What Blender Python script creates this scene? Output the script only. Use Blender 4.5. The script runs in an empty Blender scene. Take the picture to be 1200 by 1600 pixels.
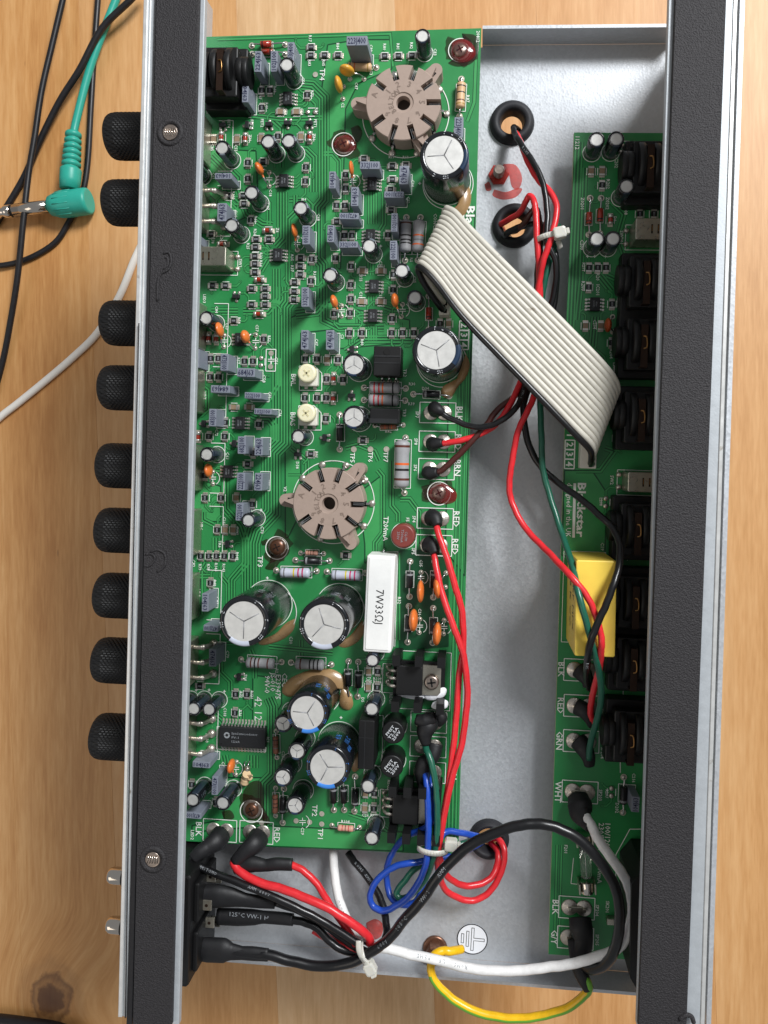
import bpy, bmesh, math, random
from mathutils import Vector, Matrix
random.seed(7)
R = math.radians
# ------------------------------------------------------------------ camera / light
S = 0.00021          # metres per drawing unit (circuit boards lie at drawing height 0)
Z0 = 500.0           # boards are this many units above the table
FOC, PX, PY = 1230.0, 647.0, 727.0      # focal length and optical centre, photo pixels
NX, NY = 745.0, 715.0                   # photo pixel straight below the camera
HC = 1230.0
n_c = Vector((NX - PX, PY - NY, -FOC)).normalized()
Zc = -n_c
Xc = (Vector((1, 0, 0)) - n_c * n_c.x).normalized()
Yc = Zc.cross(Xc)
WfC = Matrix((Xc, Yc, Zc))              # camera axes -> world axes

def W(px, py, z=0.0):
    """where the sight line of photo pixel (px,py) meets height z (drawing units)"""
    d = WfC @ Vector((px - PX, PY - py, -FOC))
    t = (z - HC) / d.z
    return Vector((d.x * t, d.y * t, z))

def M3(v):           # drawing units -> metres
    return Vector((v[0] * S, v[1] * S, (v[2] + Z0) * S))

scene = bpy.context.scene
col = scene.collection
cd = bpy.data.cameras.new('camera')
cam = bpy.data.objects.new('camera', cd); col.objects.link(cam)
cd.sensor_fit = 'VERTICAL'; cd.sensor_height = 24.0; cd.sensor_width = 18.0
cd.lens = FOC / 1600.0 * 24.0
cd.shift_x = -(PX - 600.0) / 1600.0
cd.shift_y = -(800.0 - PY) / 1600.0
cd.clip_start = 0.005; cd.clip_end = 50
cam.matrix_world = Matrix.Translation(M3((0, 0, HC))) @ WfC.to_4x4()
scene.camera = cam

world = bpy.data.worlds.new('World'); scene.world = world; world.use_nodes = True
bg = world.node_tree.nodes['Background']
bg.inputs[0].default_value = (0.93, 0.96, 1.0, 1); bg.inputs[1].default_value = 0.27

def area(name, direction, dist, size, size_y, power, color):
    l = bpy.data.lights.new(name, 'AREA'); l.shape = 'RECTANGLE'; l.size = size; l.size_y = size_y
    l.energy = power; l.color = color
    o = bpy.data.objects.new(name, l); col.objects.link(o)
    d = Vector(direction).normalized()
    o.location = d * dist + Vector((0, 0, Z0 * S))
    o.rotation_euler = d.to_track_quat('Z', 'Y').to_euler()
    return o
area('window_light', (0.65, 0.74, 0.90), 1.45, 0.42, 0.42, 30.0, (0.97, 0.985, 1.0))
area('warm_fill_light', (-0.75, -0.35, 0.8), 2.0, 1.0, 1.0, 4.5, (1.0, 0.90, 0.78))  # warm fill lamp added from the lower left, no known source there

vs = scene.view_settings
vs.view_transform = 'Standard'; vs.look = 'None'; vs.gamma = 1.0; vs.exposure = 0.0; vs.use_curve_mapping = False
scene.cycles.max_bounces = 8
scene.cycles.use_denoising = True

# ------------------------------------------------------------------ materials
def lin(c):
    if isinstance(c, str):
        c = [int(c[i:i + 2], 16) / 255 for i in (0, 2, 4)]
    return tuple((x / 12.92 if x <= 0.04045 else ((x + 0.055) / 1.055) ** 2.4) for x in c[:3]) + (1.0,)

MATS = {}
def mat(name, color, rough=0.5, metal=0.0, bump=0.0, bscale=2000.0, vary=0.0, vscale=600.0, coat=0.0, alpha=1.0, trans=0.0, sss=0.0, ior=1.45, wear=None):
    m = bpy.data.materials.new(name); m.use_nodes = True
    nt = m.node_tree; b = nt.nodes['Principled BSDF']
    c = lin(color)
    b.inputs['Base Color'].default_value = c
    b.inputs['Roughness'].default_value = rough
    b.inputs['Metallic'].default_value = metal
    b.inputs['IOR'].default_value = ior
    b.inputs['Coat Weight'].default_value = coat
    b.inputs['Coat Roughness'].default_value = 0.15
    b.inputs['Alpha'].default_value = alpha
    b.inputs['Transmission Weight'].default_value = trans
    if sss:
        b.inputs['Subsurface Weight'].default_value = sss
        b.inputs['Subsurface Radius'].default_value = (0.002, 0.0015, 0.001)
    tc = nt.nodes.new('ShaderNodeTexCoord')
    geo = nt.nodes.new('ShaderNodeNewGeometry')
    if vary:
        n = nt.nodes.new('ShaderNodeTexNoise'); n.inputs['Scale'].default_value = vscale; n.inputs['Detail'].default_value = 6; n.inputs['Roughness'].default_value = 0.65
        nt.links.new(geo.outputs['Position'], n.inputs['Vector'])
        r = nt.nodes.new('ShaderNodeMapRange'); r.inputs[1].default_value = 0.3; r.inputs[2].default_value = 0.7
        r.inputs[3].default_value = 1 - vary; r.inputs[4].default_value = 1 + vary
        nt.links.new(n.outputs['Fac'], r.inputs[0])
        mx = nt.nodes.new('ShaderNodeVectorMath'); mx.operation = 'SCALE'
        mx.inputs[0].default_value = c[:3]
        nt.links.new(r.outputs[0], mx.inputs['Scale'])
        last = mx.outputs[0]
        if wear:
            wn = nt.nodes.new('ShaderNodeTexNoise'); wn.inputs['Scale'].default_value = wear[1]; wn.inputs['Detail'].default_value = 8
            nt.links.new(geo.outputs['Position'], wn.inputs['Vector'])
            wr = nt.nodes.new('ShaderNodeMapRange'); wr.inputs[1].default_value = wear[2]; wr.inputs[2].default_value = wear[2] + 0.12
            nt.links.new(wn.outputs['Fac'], wr.inputs[0])
            mix = nt.nodes.new('ShaderNodeMix'); mix.data_type = 'RGBA'
            nt.links.new(wr.outputs[0], mix.inputs[0]); nt.links.new(last, mix.inputs[6]); mix.inputs[7].default_value = lin(wear[0])
            last = mix.outputs[2]
        nt.links.new(last, b.inputs['Base Color'])
        rr = nt.nodes.new('ShaderNodeMapRange'); rr.inputs[3].default_value = max(0.03, rough - 0.12); rr.inputs[4].default_value = min(1, rough + 0.12)
        nt.links.new(n.outputs['Fac'], rr.inputs[0]); nt.links.new(rr.outputs[0], b.inputs['Roughness'])
    if bump:
        n2 = nt.nodes.new('ShaderNodeTexNoise'); n2.inputs['Scale'].default_value = bscale; n2.inputs['Detail'].default_value = 4
        nt.links.new(geo.outputs['Position'], n2.inputs['Vector'])
        bp = nt.nodes.new('ShaderNodeBump'); bp.inputs['Strength'].default_value = bump; bp.inputs['Distance'].default_value = 0.0004
        nt.links.new(n2.outputs['Fac'], bp.inputs['Height']); nt.links.new(bp.outputs[0], b.inputs['Normal'])
    MATS[name] = m
    return m

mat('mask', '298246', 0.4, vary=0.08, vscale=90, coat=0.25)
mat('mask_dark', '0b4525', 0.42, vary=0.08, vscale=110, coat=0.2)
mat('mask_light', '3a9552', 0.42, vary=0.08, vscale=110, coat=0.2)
mat('laminate', 'a9b488', 0.7)
mat('silk', 'e6eae2', 0.6)
mat('tin', 'cbc4ba', 0.38, 0.85, bump=0.4, bscale=900, vary=0.12, vscale=700)
mat('steel_lead', 'c6c6c6', 0.25, 0.95)
mat('pad', 'd3cdbd', 0.38, 0.65, vary=0.12, vscale=900)
mat('alu', 'd6d5d1', 0.46, 0.45, vary=0.09, vscale=350, bump=0.06, bscale=5000)
mat('score', '9a9a9c', 0.5, 0.6)
mat('sleeve', '15171b', 0.22, coat=0.4, vary=0.15, vscale=400)
mat('sleeve_blue', '10131c', 0.2, coat=0.5)
mat('stripe_grey', '6a727a', 0.35)
mat('stripe_dim', '262f3b', 0.3)
mat('stripe_white', 'b4bac8', 0.35)
mat('stripe_blue', '3b7fd0', 0.35)
mat('stripe_steel', '26374e', 0.3)
mat('film', '7d828e', 0.5, vary=0.05, vscale=900, bump=0.12, bscale=3000)
mat('print_navy', '1d2140', 0.6)
mat('print_white', 'cfd2d6', 0.6)
mat('print_grey', '8e9296', 0.6)
mat('print_dim', '5d656c', 0.5)
mat('print_black', '1c1c1e', 0.6)
mat('print_blue', '3c79c8', 0.5)
mat('ic_black', '1e1f21', 0.55, bump=0.1, bscale=4000, vary=0.1, vscale=1500)
mat('smd_black', '17181a', 0.5)
mat('smd_tan', '8e7a63', 0.5)
mat('smd_end', 'd4d2cc', 0.35, 0.75)
mat('ceramic_orange', 'dd7433', 0.38, vary=0.09, vscale=900, coat=0.2)
mat('ceramic_rust', 'a8481c', 0.38, coat=0.2)
mat('ceramic_yellow', 'd39a32', 0.4, vary=0.08, vscale=900, coat=0.2)
mat('res_beige', 'd0ac84', 0.45, vary=0.06, vscale=900)
mat('res_grey', '9b9b9d', 0.48, vary=0.05, vscale=900)
mat('res_pale', 'b9bcc9', 0.42, vary=0.04, vscale=900)
mat('res_pink', 'cf9a86', 0.42)
mat('res_brown', '8a5a46', 0.42)
for n, c in dict(red='b02a33', orange='d8622c', black='1b191a', brown='5a2d22', yellow='c9b52c', magenta='b8245c', gold='a58648', grey='77777a').items():
    mat('band_' + n, c, 0.45)
mat('glass_red', '9c3020', 0.12, coat=0.6)
mat('diode_black', '1b1b1d', 0.35)
mat('diode_band', '8c8c8e', 0.4)
mat('socket', 'a08d81', 0.55, vary=0.05, vscale=500, bump=0.08, bscale=2500)
mat('socket_relief_shade', '7d6c61', 0.6)  # raised letters match the body; their relief shading is painted as a darker tone
mat('slot_mark', 'cfc79d', 0.5)
mat('dark_hole', '0b0b0b', 0.8)
mat('screw', 'a2958b', 0.34, 0.9, vary=0.2, vscale=900)
mat('screw_brown', '7d5a48', 0.35, 0.7, vary=0.25, vscale=900)
mat('varnish_red', '7d1a1c', 0.12, coat=0.8, alpha=0.66)
mat('varnish_brown', '2c1810', 0.25, coat=0.5, alpha=0.62)
mat('paint_red', 'd23a2c', 0.4, vary=0.25, vscale=400, alpha=0.62)
mat('glue', 'b08d62', 0.3, coat=0.4, trans=0.25, vary=0.12, vscale=300)
mat('cream', 'e6e0be', 0.38, sss=0.1)
mat('cement', 'ebebe8', 0.55, vary=0.05, vscale=160, bump=0.08, bscale=2500)
mat('fuse_red', '7c3a33', 0.4, vary=0.06, vscale=900)
mat('yellow_box', 'f0cf55', 0.34, vary=0.03, vscale=500)
mat('nylon', 'e2e0d6', 0.35, trans=0.25, sss=0.1)
mat('conn_white', 'd9d6ca', 0.45)
mat('black_plastic', '101011', 0.48, bump=0.05, bscale=2500)
mat('heatsink', '121213', 0.42)
mat('paste', 'e9eaee', 0.45, bump=0.3, bscale=900)
mat('can_metal', 'b7b2a4', 0.3, 0.85, vary=0.08, vscale=600)
mat('copper_strip', '33241c', 0.45, 0.5)
mat('gold_clip', '9a7448', 0.3, 0.9)
mat('rubber', '26262a', 0.62, bump=0.06, bscale=1500, vary=0.1, vscale=500)
mat('shrink', '19191b', 0.55, bump=0.16, bscale=700, vary=0.12, vscale=400)
for n, c in dict(red='d92c33', black='131315', green='1d5b47', blue='1f49ac', brown='4a2420', white='e9e8e6', yellow='eebb18').items():
    mat('wire_' + n, c, 0.34, coat=0.15, vary=0.12, vscale=350, bump=0.05, bscale=900)
mat('strand_white', 'c6c2b6', 0.42, vary=0.08, vscale=250, wear=('94897a', 420, 0.665))
mat('stripe_green', '6fae35', 0.3, coat=0.25)
mat('cable_black', '1b1a1d', 0.42, vary=0.15, vscale=300)
mat('cable_teal', '2b9e8c', 0.42, vary=0.05, vscale=300)
mat('cable_white', 'ece8e0', 0.42)
mat('chrome', 'd6cec4', 0.12, 1.0)
mat('knob', '0b0b0c', 0.5)
mat('tape', '2b292b', 0.62, bump=1.0, bscale=2200, vary=0.35, vscale=1400)
mat('tape_bare', '1d1c1e', 0.6, bump=0.3, bscale=1200)
mat('flange_metal', 'b6bbbf', 0.5, 0.3, vary=0.06, vscale=400, bump=0.08, bscale=1800)
mat('panel_edge', 'dcdcda', 0.35, 0.5, vary=0.08, vscale=300, wear=('8f8472', 260, 0.66))
mat('glass', 'e8efe9', 0.03, trans=0.9, ior=1.3)
mat('label_white', 'eef0f4', 0.4)
mat('tape_paper', 'd2b68e', 0.6, vary=0.08, vscale=700)

def galvanised():
    m = bpy.data.materials.new('galvanised'); m.use_nodes = True; nt = m.node_tree; b = nt.nodes['Principled BSDF']
    geo = nt.nodes.new('ShaderNodeNewGeometry')
    v = nt.nodes.new('ShaderNodeTexVoronoi'); v.inputs['Scale'].default_value = 1300
    n = nt.nodes.new('ShaderNodeTexNoise'); n.inputs['Scale'].default_value = 18; n.inputs['Detail'].default_value = 8
    n3 = nt.nodes.new('ShaderNodeTexNoise'); n3.inputs['Scale'].default_value = 70; n3.inputs['Detail'].default_value = 10; n3.inputs['Roughness'].default_value = 0.75
    for k in (v, n, n3): nt.links.new(geo.outputs['Position'], k.inputs['Vector'])
    r1 = nt.nodes.new('ShaderNodeMapRange'); r1.inputs[3].default_value = 0.93; r1.inputs[4].default_value = 1.07
    nt.links.new(v.outputs['Color'], r1.inputs[0])
    cr = nt.nodes.new('ShaderNodeValToRGB'); cr.color_ramp.elements[0].position = 0.35; cr.color_ramp.elements[1].position = 0.68
    cr.color_ramp.elements[0].color = lin('b9bbbd'); cr.color_ramp.elements[1].color = lin('c3c7cc')
    nt.links.new(n.outputs['Fac'], cr.inputs[0])
    st = nt.nodes.new('ShaderNodeMapRange'); st.inputs[1].default_value = 0.66; st.inputs[2].default_value = 0.80; st.inputs[3].default_value = 1.0; st.inputs[4].default_value = 0.68
    nt.links.new(n3.outputs['Fac'], st.inputs[0])
    mu = nt.nodes.new('ShaderNodeMath'); mu.operation = 'MULTIPLY'
    nt.links.new(r1.outputs[0], mu.inputs[0]); nt.links.new(st.outputs[0], mu.inputs[1])
    sc = nt.nodes.new('ShaderNodeVectorMath'); sc.operation = 'SCALE'
    nt.links.new(cr.outputs[0], sc.inputs[0]); nt.links.new(mu.outputs[0], sc.inputs['Scale'])
    nt.links.new(sc.outputs[0], b.inputs['Base Color'])
    b.inputs['Metallic'].default_value = 0.42
    r2 = nt.nodes.new('ShaderNodeMapRange'); r2.inputs[3].default_value = 0.38; r2.inputs[4].default_value = 0.58
    nt.links.new(v.outputs['Color'], r2.inputs[0]); nt.links.new(r2.outputs[0], b.inputs['Roughness'])
    bp = nt.nodes.new('ShaderNodeBump'); bp.inputs['Strength'].default_value = 0.12; bp.inputs['Distance'].default_value = 0.0002
    nt.links.new(v.outputs['Distance'], bp.inputs['Height']); nt.links.new(bp.outputs[0], b.inputs['Normal'])
    MATS['galvanised'] = m
galvanised()

def wood(name, seed, c_dark, c_mid, c_light, knot=None):
    m = bpy.data.materials.new(name); m.use_nodes = True; nt = m.node_tree; b = nt.nodes['Principled BSDF']; L = nt.links.new
    geo = nt.nodes.new('ShaderNodeNewGeometry')
    mp = nt.nodes.new('ShaderNodeMapping'); mp.inputs['Location'].default_value = (seed * 0.37, seed * 0.91, seed * 0.13)
    mp.inputs['Scale'].default_value = (1, 0.09, 1)
    src = geo.outputs['Position']
    if knot:   # grain bends round the knot
        d = nt.nodes.new('ShaderNodeVectorMath'); d.operation = 'DISTANCE'; L(src, d.inputs[0]); d.inputs[1].default_value = knot
        e = nt.nodes.new('ShaderNodeMapRange'); e.inputs[1].default_value = 0.0; e.inputs[2].default_value = 0.05; e.inputs[3].default_value = 0.022; e.inputs[4].default_value = 0.0
        e.interpolation_type = 'SMOOTHSTEP'
        L(d.outputs['Value'], e.inputs[0])
        cx = nt.nodes.new('ShaderNodeCombineXYZ'); L(e.outputs[0], cx.inputs[0])
        ad = nt.nodes.new('ShaderNodeVectorMath'); ad.operation = 'ADD'; L(src, ad.inputs[0]); L(cx.outputs[0], ad.inputs[1])
        src = ad.outputs[0]
    L(src, mp.inputs[0])
    n1 = nt.nodes.new('ShaderNodeTexNoise'); n1.inputs['Scale'].default_value = 26; n1.inputs['Detail'].default_value = 5; n1.inputs['Distortion'].default_value = 0.6
    n2 = nt.nodes.new('ShaderNodeTexNoise'); n2.inputs['Scale'].default_value = 330; n2.inputs['Detail'].default_value = 5; n2.inputs['Roughness'].default_value = 0.6
    n4 = nt.nodes.new('ShaderNodeTexNoise'); n4.inputs['Scale'].default_value = 900; n4.inputs['Detail'].default_value = 3
    for k in (n1, n2, n4): L(mp.outputs[0], k.inputs['Vector'])
    a1 = nt.nodes.new('ShaderNodeMath'); a1.operation = 'MULTIPLY'; a1.inputs[1].default_value = 0.46; L(n1.outputs['Fac'], a1.inputs[0])
    a2 = nt.nodes.new('ShaderNodeMath'); a2.operation = 'MULTIPLY_ADD'; a2.inputs[1].default_value = 0.32; L(n2.outputs['Fac'], a2.inputs[0]); L(a1.outputs[0], a2.inputs[2])
    a3 = nt.nodes.new('ShaderNodeMath'); a3.operation = 'MULTIPLY_ADD'; a3.inputs[1].default_value = 0.22; L(n4.outputs['Fac'], a3.inputs[0]); L(a2.outputs[0], a3.inputs[2])
    cr = nt.nodes.new('ShaderNodeValToRGB'); cr.color_ramp.elements[0].position = 0.39; cr.color_ramp.elements[1].position = 0.61
    cr.color_ramp.elements[0].color = lin(c_dark); cr.color_ramp.elements[1].color = lin(c_light)
    e = cr.color_ramp.elements.new(0.5); e.color = lin(c_mid)
    L(a3.outputs[0], cr.inputs[0])
    last = cr.outputs[0]
    gm = nt.nodes.new('ShaderNodeMapping'); gm.inputs['Scale'].default_value = (1, 0.035, 1); gm.inputs['Location'].default_value = (seed * .11, 0, 0); L(src, gm.inputs[0])
    gn = nt.nodes.new('ShaderNodeTexNoise'); gn.inputs['Scale'].default_value = 420; gn.inputs['Detail'].default_value = 2; L(gm.outputs[0], gn.inputs['Vector'])
    gr = nt.nodes.new('ShaderNodeMapRange'); gr.inputs[1].default_value = 0.60; gr.inputs[2].default_value = 0.74; gr.inputs[3].default_value = 0.0; gr.inputs[4].default_value = 0.32; L(gn.outputs['Fac'], gr.inputs[0])
    gx = nt.nodes.new('ShaderNodeMix'); gx.data_type = 'RGBA'; L(gr.outputs[0], gx.inputs[0]); L(last, gx.inputs[6]); gx.inputs[7].default_value = lin(c_dark)
    g2 = nt.nodes.new('ShaderNodeMapping'); g2.inputs['Scale'].default_value = (1, 0.16, 1); g2.inputs['Location'].default_value = (seed * .07, 1, 0); L(src, g2.inputs[0])
    gw = nt.nodes.new('ShaderNodeTexWave'); gw.bands_direction = 'X'; gw.inputs['Scale'].default_value = 34; gw.inputs['Distortion'].default_value = 9; gw.inputs['Detail'].default_value = 3; gw.inputs['Detail Scale'].default_value = 1.2; L(g2.outputs[0], gw.inputs['Vector'])
    gq = nt.nodes.new('ShaderNodeMapRange'); gq.inputs[1].default_value = 0.72; gq.inputs[2].default_value = 1.0; gq.inputs[3].default_value = 0.0; gq.inputs[4].default_value = 0.2; L(gw.outputs['Fac'], gq.inputs[0])
    gy = nt.nodes.new('ShaderNodeMix'); gy.data_type = 'RGBA'; L(gq.outputs[0], gy.inputs[0]); L(gx.outputs[2], gy.inputs[6]); gy.inputs[7].default_value = lin(c_dark)
    last = gy.outputs[2]
    # small dark pores and nicks
    pv = nt.nodes.new('ShaderNodeMapping'); pv.inputs['Scale'].default_value = (1, 0.3, 1); L(geo.outputs['Position'], pv.inputs[0])
    vo = nt.nodes.new('ShaderNodeTexVoronoi'); vo.inputs['Scale'].default_value = 42; L(pv.outputs[0], vo.inputs['Vector'])
    pr = nt.nodes.new('ShaderNodeMapRange'); pr.inputs[1].default_value = 0.015; pr.inputs[2].default_value = 0.035; pr.inputs[3].default_value = 0.75; pr.inputs[4].default_value = 0.0
    L(vo.outputs['Distance'], pr.inputs[0])
    px = nt.nodes.new('ShaderNodeMix'); px.data_type = 'RGBA'; L(pr.outputs[0], px.inputs[0]); L(last, px.inputs[6]); px.inputs[7].default_value = lin('7a5634')
    last = px.outputs[2]
    if knot:
        wn = nt.nodes.new('ShaderNodeTexNoise'); wn.inputs['Scale'].default_value = 120; wn.inputs['Detail'].default_value = 6; L(geo.outputs['Position'], wn.inputs['Vector'])
        sub = nt.nodes.new('ShaderNodeVectorMath'); sub.operation = 'SUBTRACT'; L(geo.outputs['Position'], sub.inputs[0]); sub.inputs[1].default_value = knot
        ms = nt.nodes.new('ShaderNodeVectorMath'); ms.operation = 'MULTIPLY'; L(sub.outputs[0], ms.inputs[0]); ms.inputs[1].default_value = (1, 0.8, 1)
        ln = nt.nodes.new('ShaderNodeVectorMath'); ln.operation = 'LENGTH'; L(ms.outputs[0], ln.inputs[0])
        wa = nt.nodes.new('ShaderNodeMath'); wa.operation = 'MULTIPLY_ADD'; wa.inputs[1].default_value = 0.010; L(wn.outputs['Fac'], wa.inputs[0]); L(ln.outputs['Value'], wa.inputs[2])
        kr = nt.nodes.new('ShaderNodeValToRGB')
        kr.color_ramp.elements[0].position = 0.0; kr.color_ramp.elements[0].color = (1, 1, 1, 1)
        kr.color_ramp.elements[1].position = 1.0; kr.color_ramp.elements[1].color = (0, 0, 0, 1)
        for p_, v_ in ((0.45, 0.85), (0.52, 0.45), (0.62, 0.7), (0.70, 0.15), (0.82, 0.2)):
            q = kr.color_ramp.elements.new(p_); q.color = (v_, v_, v_, 1)
        dv = nt.nodes.new('ShaderNodeMath'); dv.operation = 'DIVIDE'; dv.inputs[1].default_value = 0.0235; L(wa.outputs[0], dv.inputs[0]); L(dv.outputs[0], kr.inputs[0])
        kx = nt.nodes.new('ShaderNodeMix'); kx.data_type = 'RGBA'; L(kr.outputs[0], kx.inputs[0]); L(last, kx.inputs[6]); kx.inputs[7].default_value = lin('4a2715')
        last = kx.outputs[2]
    L(last, b.inputs['Base Color'])
    b.inputs['Roughness'].default_value = 0.5
    b.inputs['Coat Weight'].default_value = 0.12; b.inputs['Coat Roughness'].default_value = 0.35
    bp = nt.nodes.new('ShaderNodeBump'); bp.inputs['Strength'].default_value = 0.18; bp.inputs['Distance'].default_value = 0.0003
    L(n2.outputs['Fac'], bp.inputs['Height']); L(bp.outputs[0], b.inputs['Normal'])
    MATS[name] = m

# ------------------------------------------------------------------ mesh helpers (drawing units)
class MB:
    def __init__(s, zstep=0.0): s.v = []; s.f = []; s.m = []; s.s = []; s.mats = []; s.zc = 0.0; s.zstep = zstep
    def nz(s, z):
        s.zc += s.zstep; return z + s.zc
    def mi(s, m):
        if m not in s.mats: s.mats.append(m)
        return s.mats.index(m)
    def add(s, vs_, fs, m, smooth=False, M=None):
        o = len(s.v)
        s.v += [tuple(M @ Vector(p)) if M else tuple(p) for p in vs_]
        k = s.mi(m)
        for f in fs:
            s.f.append(tuple(i + o for i in f)); s.m.append(k); s.s.append(smooth)
    def box(s, x0, y0, z0, x1, y1, z1, m, ch=0.0, M=None, taper=0.0):
        if ch <= 0:
            t = taper
            vs_ = [(x0, y0, z0), (x1, y0, z0), (x1, y1, z0), (x0, y1, z0), (x0 + t, y0 + t, z1), (x1 - t, y0 + t, z1), (x1 - t, y1 - t, z1), (x0 + t, y1 - t, z1)]
            s.add(vs_, [(3, 2, 1, 0), (4, 5, 6, 7), (0, 1, 5, 4), (1, 2, 6, 5), (2, 3, 7, 6), (3, 0, 4, 7)], m, False, M)
        else:
            # chamfered box: lower ring, upper ring, top inset; corners cut
            def ring(i, z):
                c = ch
                a0, a1, b0, b1 = x0 + i, x1 - i, y0 + i, y1 - i
                return [(a0 + c, b0, z), (a1 - c, b0, z), (a1, b0 + c, z), (a1, b1 - c, z), (a1 - c, b1, z), (a0 + c, b1, z), (a0, b1 - c, z), (a0, b0 + c, z)]
            rs = ring(0, z0) + ring(0, z1 - ch) + ring(ch * 0.3, z1 - ch * 0.3) + ring(ch, z1)
            fs = [tuple(range(7, -1, -1))]
            for k in range(3):
                for i in range(8):
                    j = (i + 1) % 8
                    fs.append((k * 8 + i, k * 8 + j, k * 8 + 8 + j, k * 8 + 8 + i))
            fs.append(tuple(range(24, 32)))
            s.add(rs, fs, m, False, M)
    def lathe(s, prof, seg, m, M=None, smooth=True, amat=None, cap=True):
        """prof [(r,z)...] bottom to top; amat(angle_index, ring_index) -> material"""
        o = len(s.v)
        for (r, z) in prof:
            for i in range(seg):
                a = 2 * math.pi * i / seg
                p = Vector((r * math.cos(a), r * math.sin(a), z))
                s.v.append(tuple(M @ p) if M else tuple(p))
        for k in range(len(prof) - 1):
            for i in range(seg):
                j = (i + 1) % seg
                mm = amat(i, k) if amat else m
                s.f.append((o + k * seg + i, o + k * seg + j, o + (k + 1) * seg + j, o + (k + 1) * seg + i)); s.m.append(s.mi(mm)); s.s.append(smooth)
        if cap:
            if prof[0][0] > 0.001:
                s.f.append(tuple(o + i for i in range(seg - 1, -1, -1))); s.m.append(s.mi(m)); s.s.append(False)
            if prof[-1][0] > 0.001:
                q = o + (len(prof) - 1) * seg
                s.f.append(tuple(q + i for i in range(seg))); s.m.append(s.mi(m)); s.s.append(False)
    def cyl(s, cx, cy, z0, z1, r, m, seg=16, bev=0.0):
        pr = [(r, z0), (r, z1)] if not bev else [(r, z0), (r, z1 - bev), (r - bev * 0.3, z1 - bev * 0.3), (r - bev, z1)]
        s.lathe(pr, seg, m, Matrix.Translation((cx, cy, 0)))
    def prism(s, poly, z0, z1, m, M=None, mside=None):
        n = len(poly)
        vs_ = [(p[0], p[1], z0) for p in poly] + [(p[0], p[1], z1) for p in poly]
        s.add(vs_, [tuple(range(n - 1, -1, -1)), tuple(range(n, 2 * n))], m, False, M)
        s.add(vs_, [(i, (i + 1) % n, n + (i + 1) % n, n + i) for i in range(n)], mside or m, False, M)
    def sheet(s, poly, z, m, M=None):
        z = s.nz(z)
        s.add([(p[0], p[1], z) for p in poly], [tuple(range(len(poly)))], m, False, M)
    def strip(s, a, b, w, z, m):
        z = s.nz(z); a = Vector(a[:2]); b = Vector(b[:2]); d = b - a
        if d.length < 1e-6: return
        n = Vector((-d.y, d.x)).normalized() * w / 2
        s.add([(p.x, p.y, z) for p in (a + n, a - n, b - n, b + n)], [(0, 1, 2, 3)], m)
    def path(s, pts, w, z, m):
        z = s.nz(z); pts = [Vector(p[:2]) for p in pts]
        L_ = []; R_ = []
        for i, p in enumerate(pts):
            if i == 0: d = pts[1] - p
            elif i == len(pts) - 1: d = p - pts[i - 1]
            else: d = (pts[i + 1] - p).normalized() + (p - pts[i - 1]).normalized()
            if d.length < 1e-6: d = Vector((1, 0))
            n = Vector((-d.y, d.x)).normalized()
            if 0 < i < len(pts) - 1:
                e = (pts[i + 1] - p).normalized(); q = Vector((-e.y, e.x)); n = n / max(0.5, n.dot(q))
            L_.append(p + n * w / 2); R_.append(p - n * w / 2)
        k = len(pts)
        s.add([(p.x, p.y, z) for p in L_ + R_], [(i, k + i, k + i + 1, i + 1) for i in range(k - 1)], m)
    def ring(s, c, r, w, z, m, seg=36, a0=0, a1=360):
        z = s.nz(z); full = abs(a1 - a0) >= 360
        n = max(4, int(seg * abs(a1 - a0) / 360))
        vs_ = []
        for i in range(n + (0 if full else 1)):
            a = R(a0 + (a1 - a0) * i / n)
            for q in (r - w / 2, r + w / 2): vs_.append((c[0] + q * math.cos(a), c[1] + q * math.sin(a), z))
        k = len(vs_) // 2
        s.add(vs_, [(2 * i, 2 * i + 1, 2 * ((i + 1) % k) + 1, 2 * ((i + 1) % k)) for i in range(k if full else k - 1)], m)
    def disc(s, c, r, z, m, seg=20):
        z = s.nz(z)
        s.add([(c[0] + r * math.cos(2 * math.pi * i / seg), c[1] + r * math.sin(2 * math.pi * i / seg), z) for i in range(seg)], [tuple(range(seg))], m)
    def dome(s, c, r, h, m, seg=14, z=0.0, ry=None, rot=0.0):
        prof = [(1.0, 0.0), (0.93, 0.38), (0.72, 0.72), (0.4, 0.93), (0.0, 1.0)]
        M = Matrix.Translation((c[0], c[1], z)) @ Matrix.Rotation(rot, 4, 'Z') @ Matrix.Diagonal((r, ry or r, h, 1))
        s.lathe(prof, seg, m, M)
    def blob(s, c, r, m, seg=12):
        rx, ry, rz = r
        prof = [(math.cos(a), math.sin(a)) for a in [R(-90 + 180 * k / 8) for k in range(9)]]
        s.lathe([(max(0.0, p[0]), p[1]) for p in prof], seg, m, Matrix.Translation(c) @ Matrix.Diagonal((rx, ry, rz, 1)), cap=False)
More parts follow.
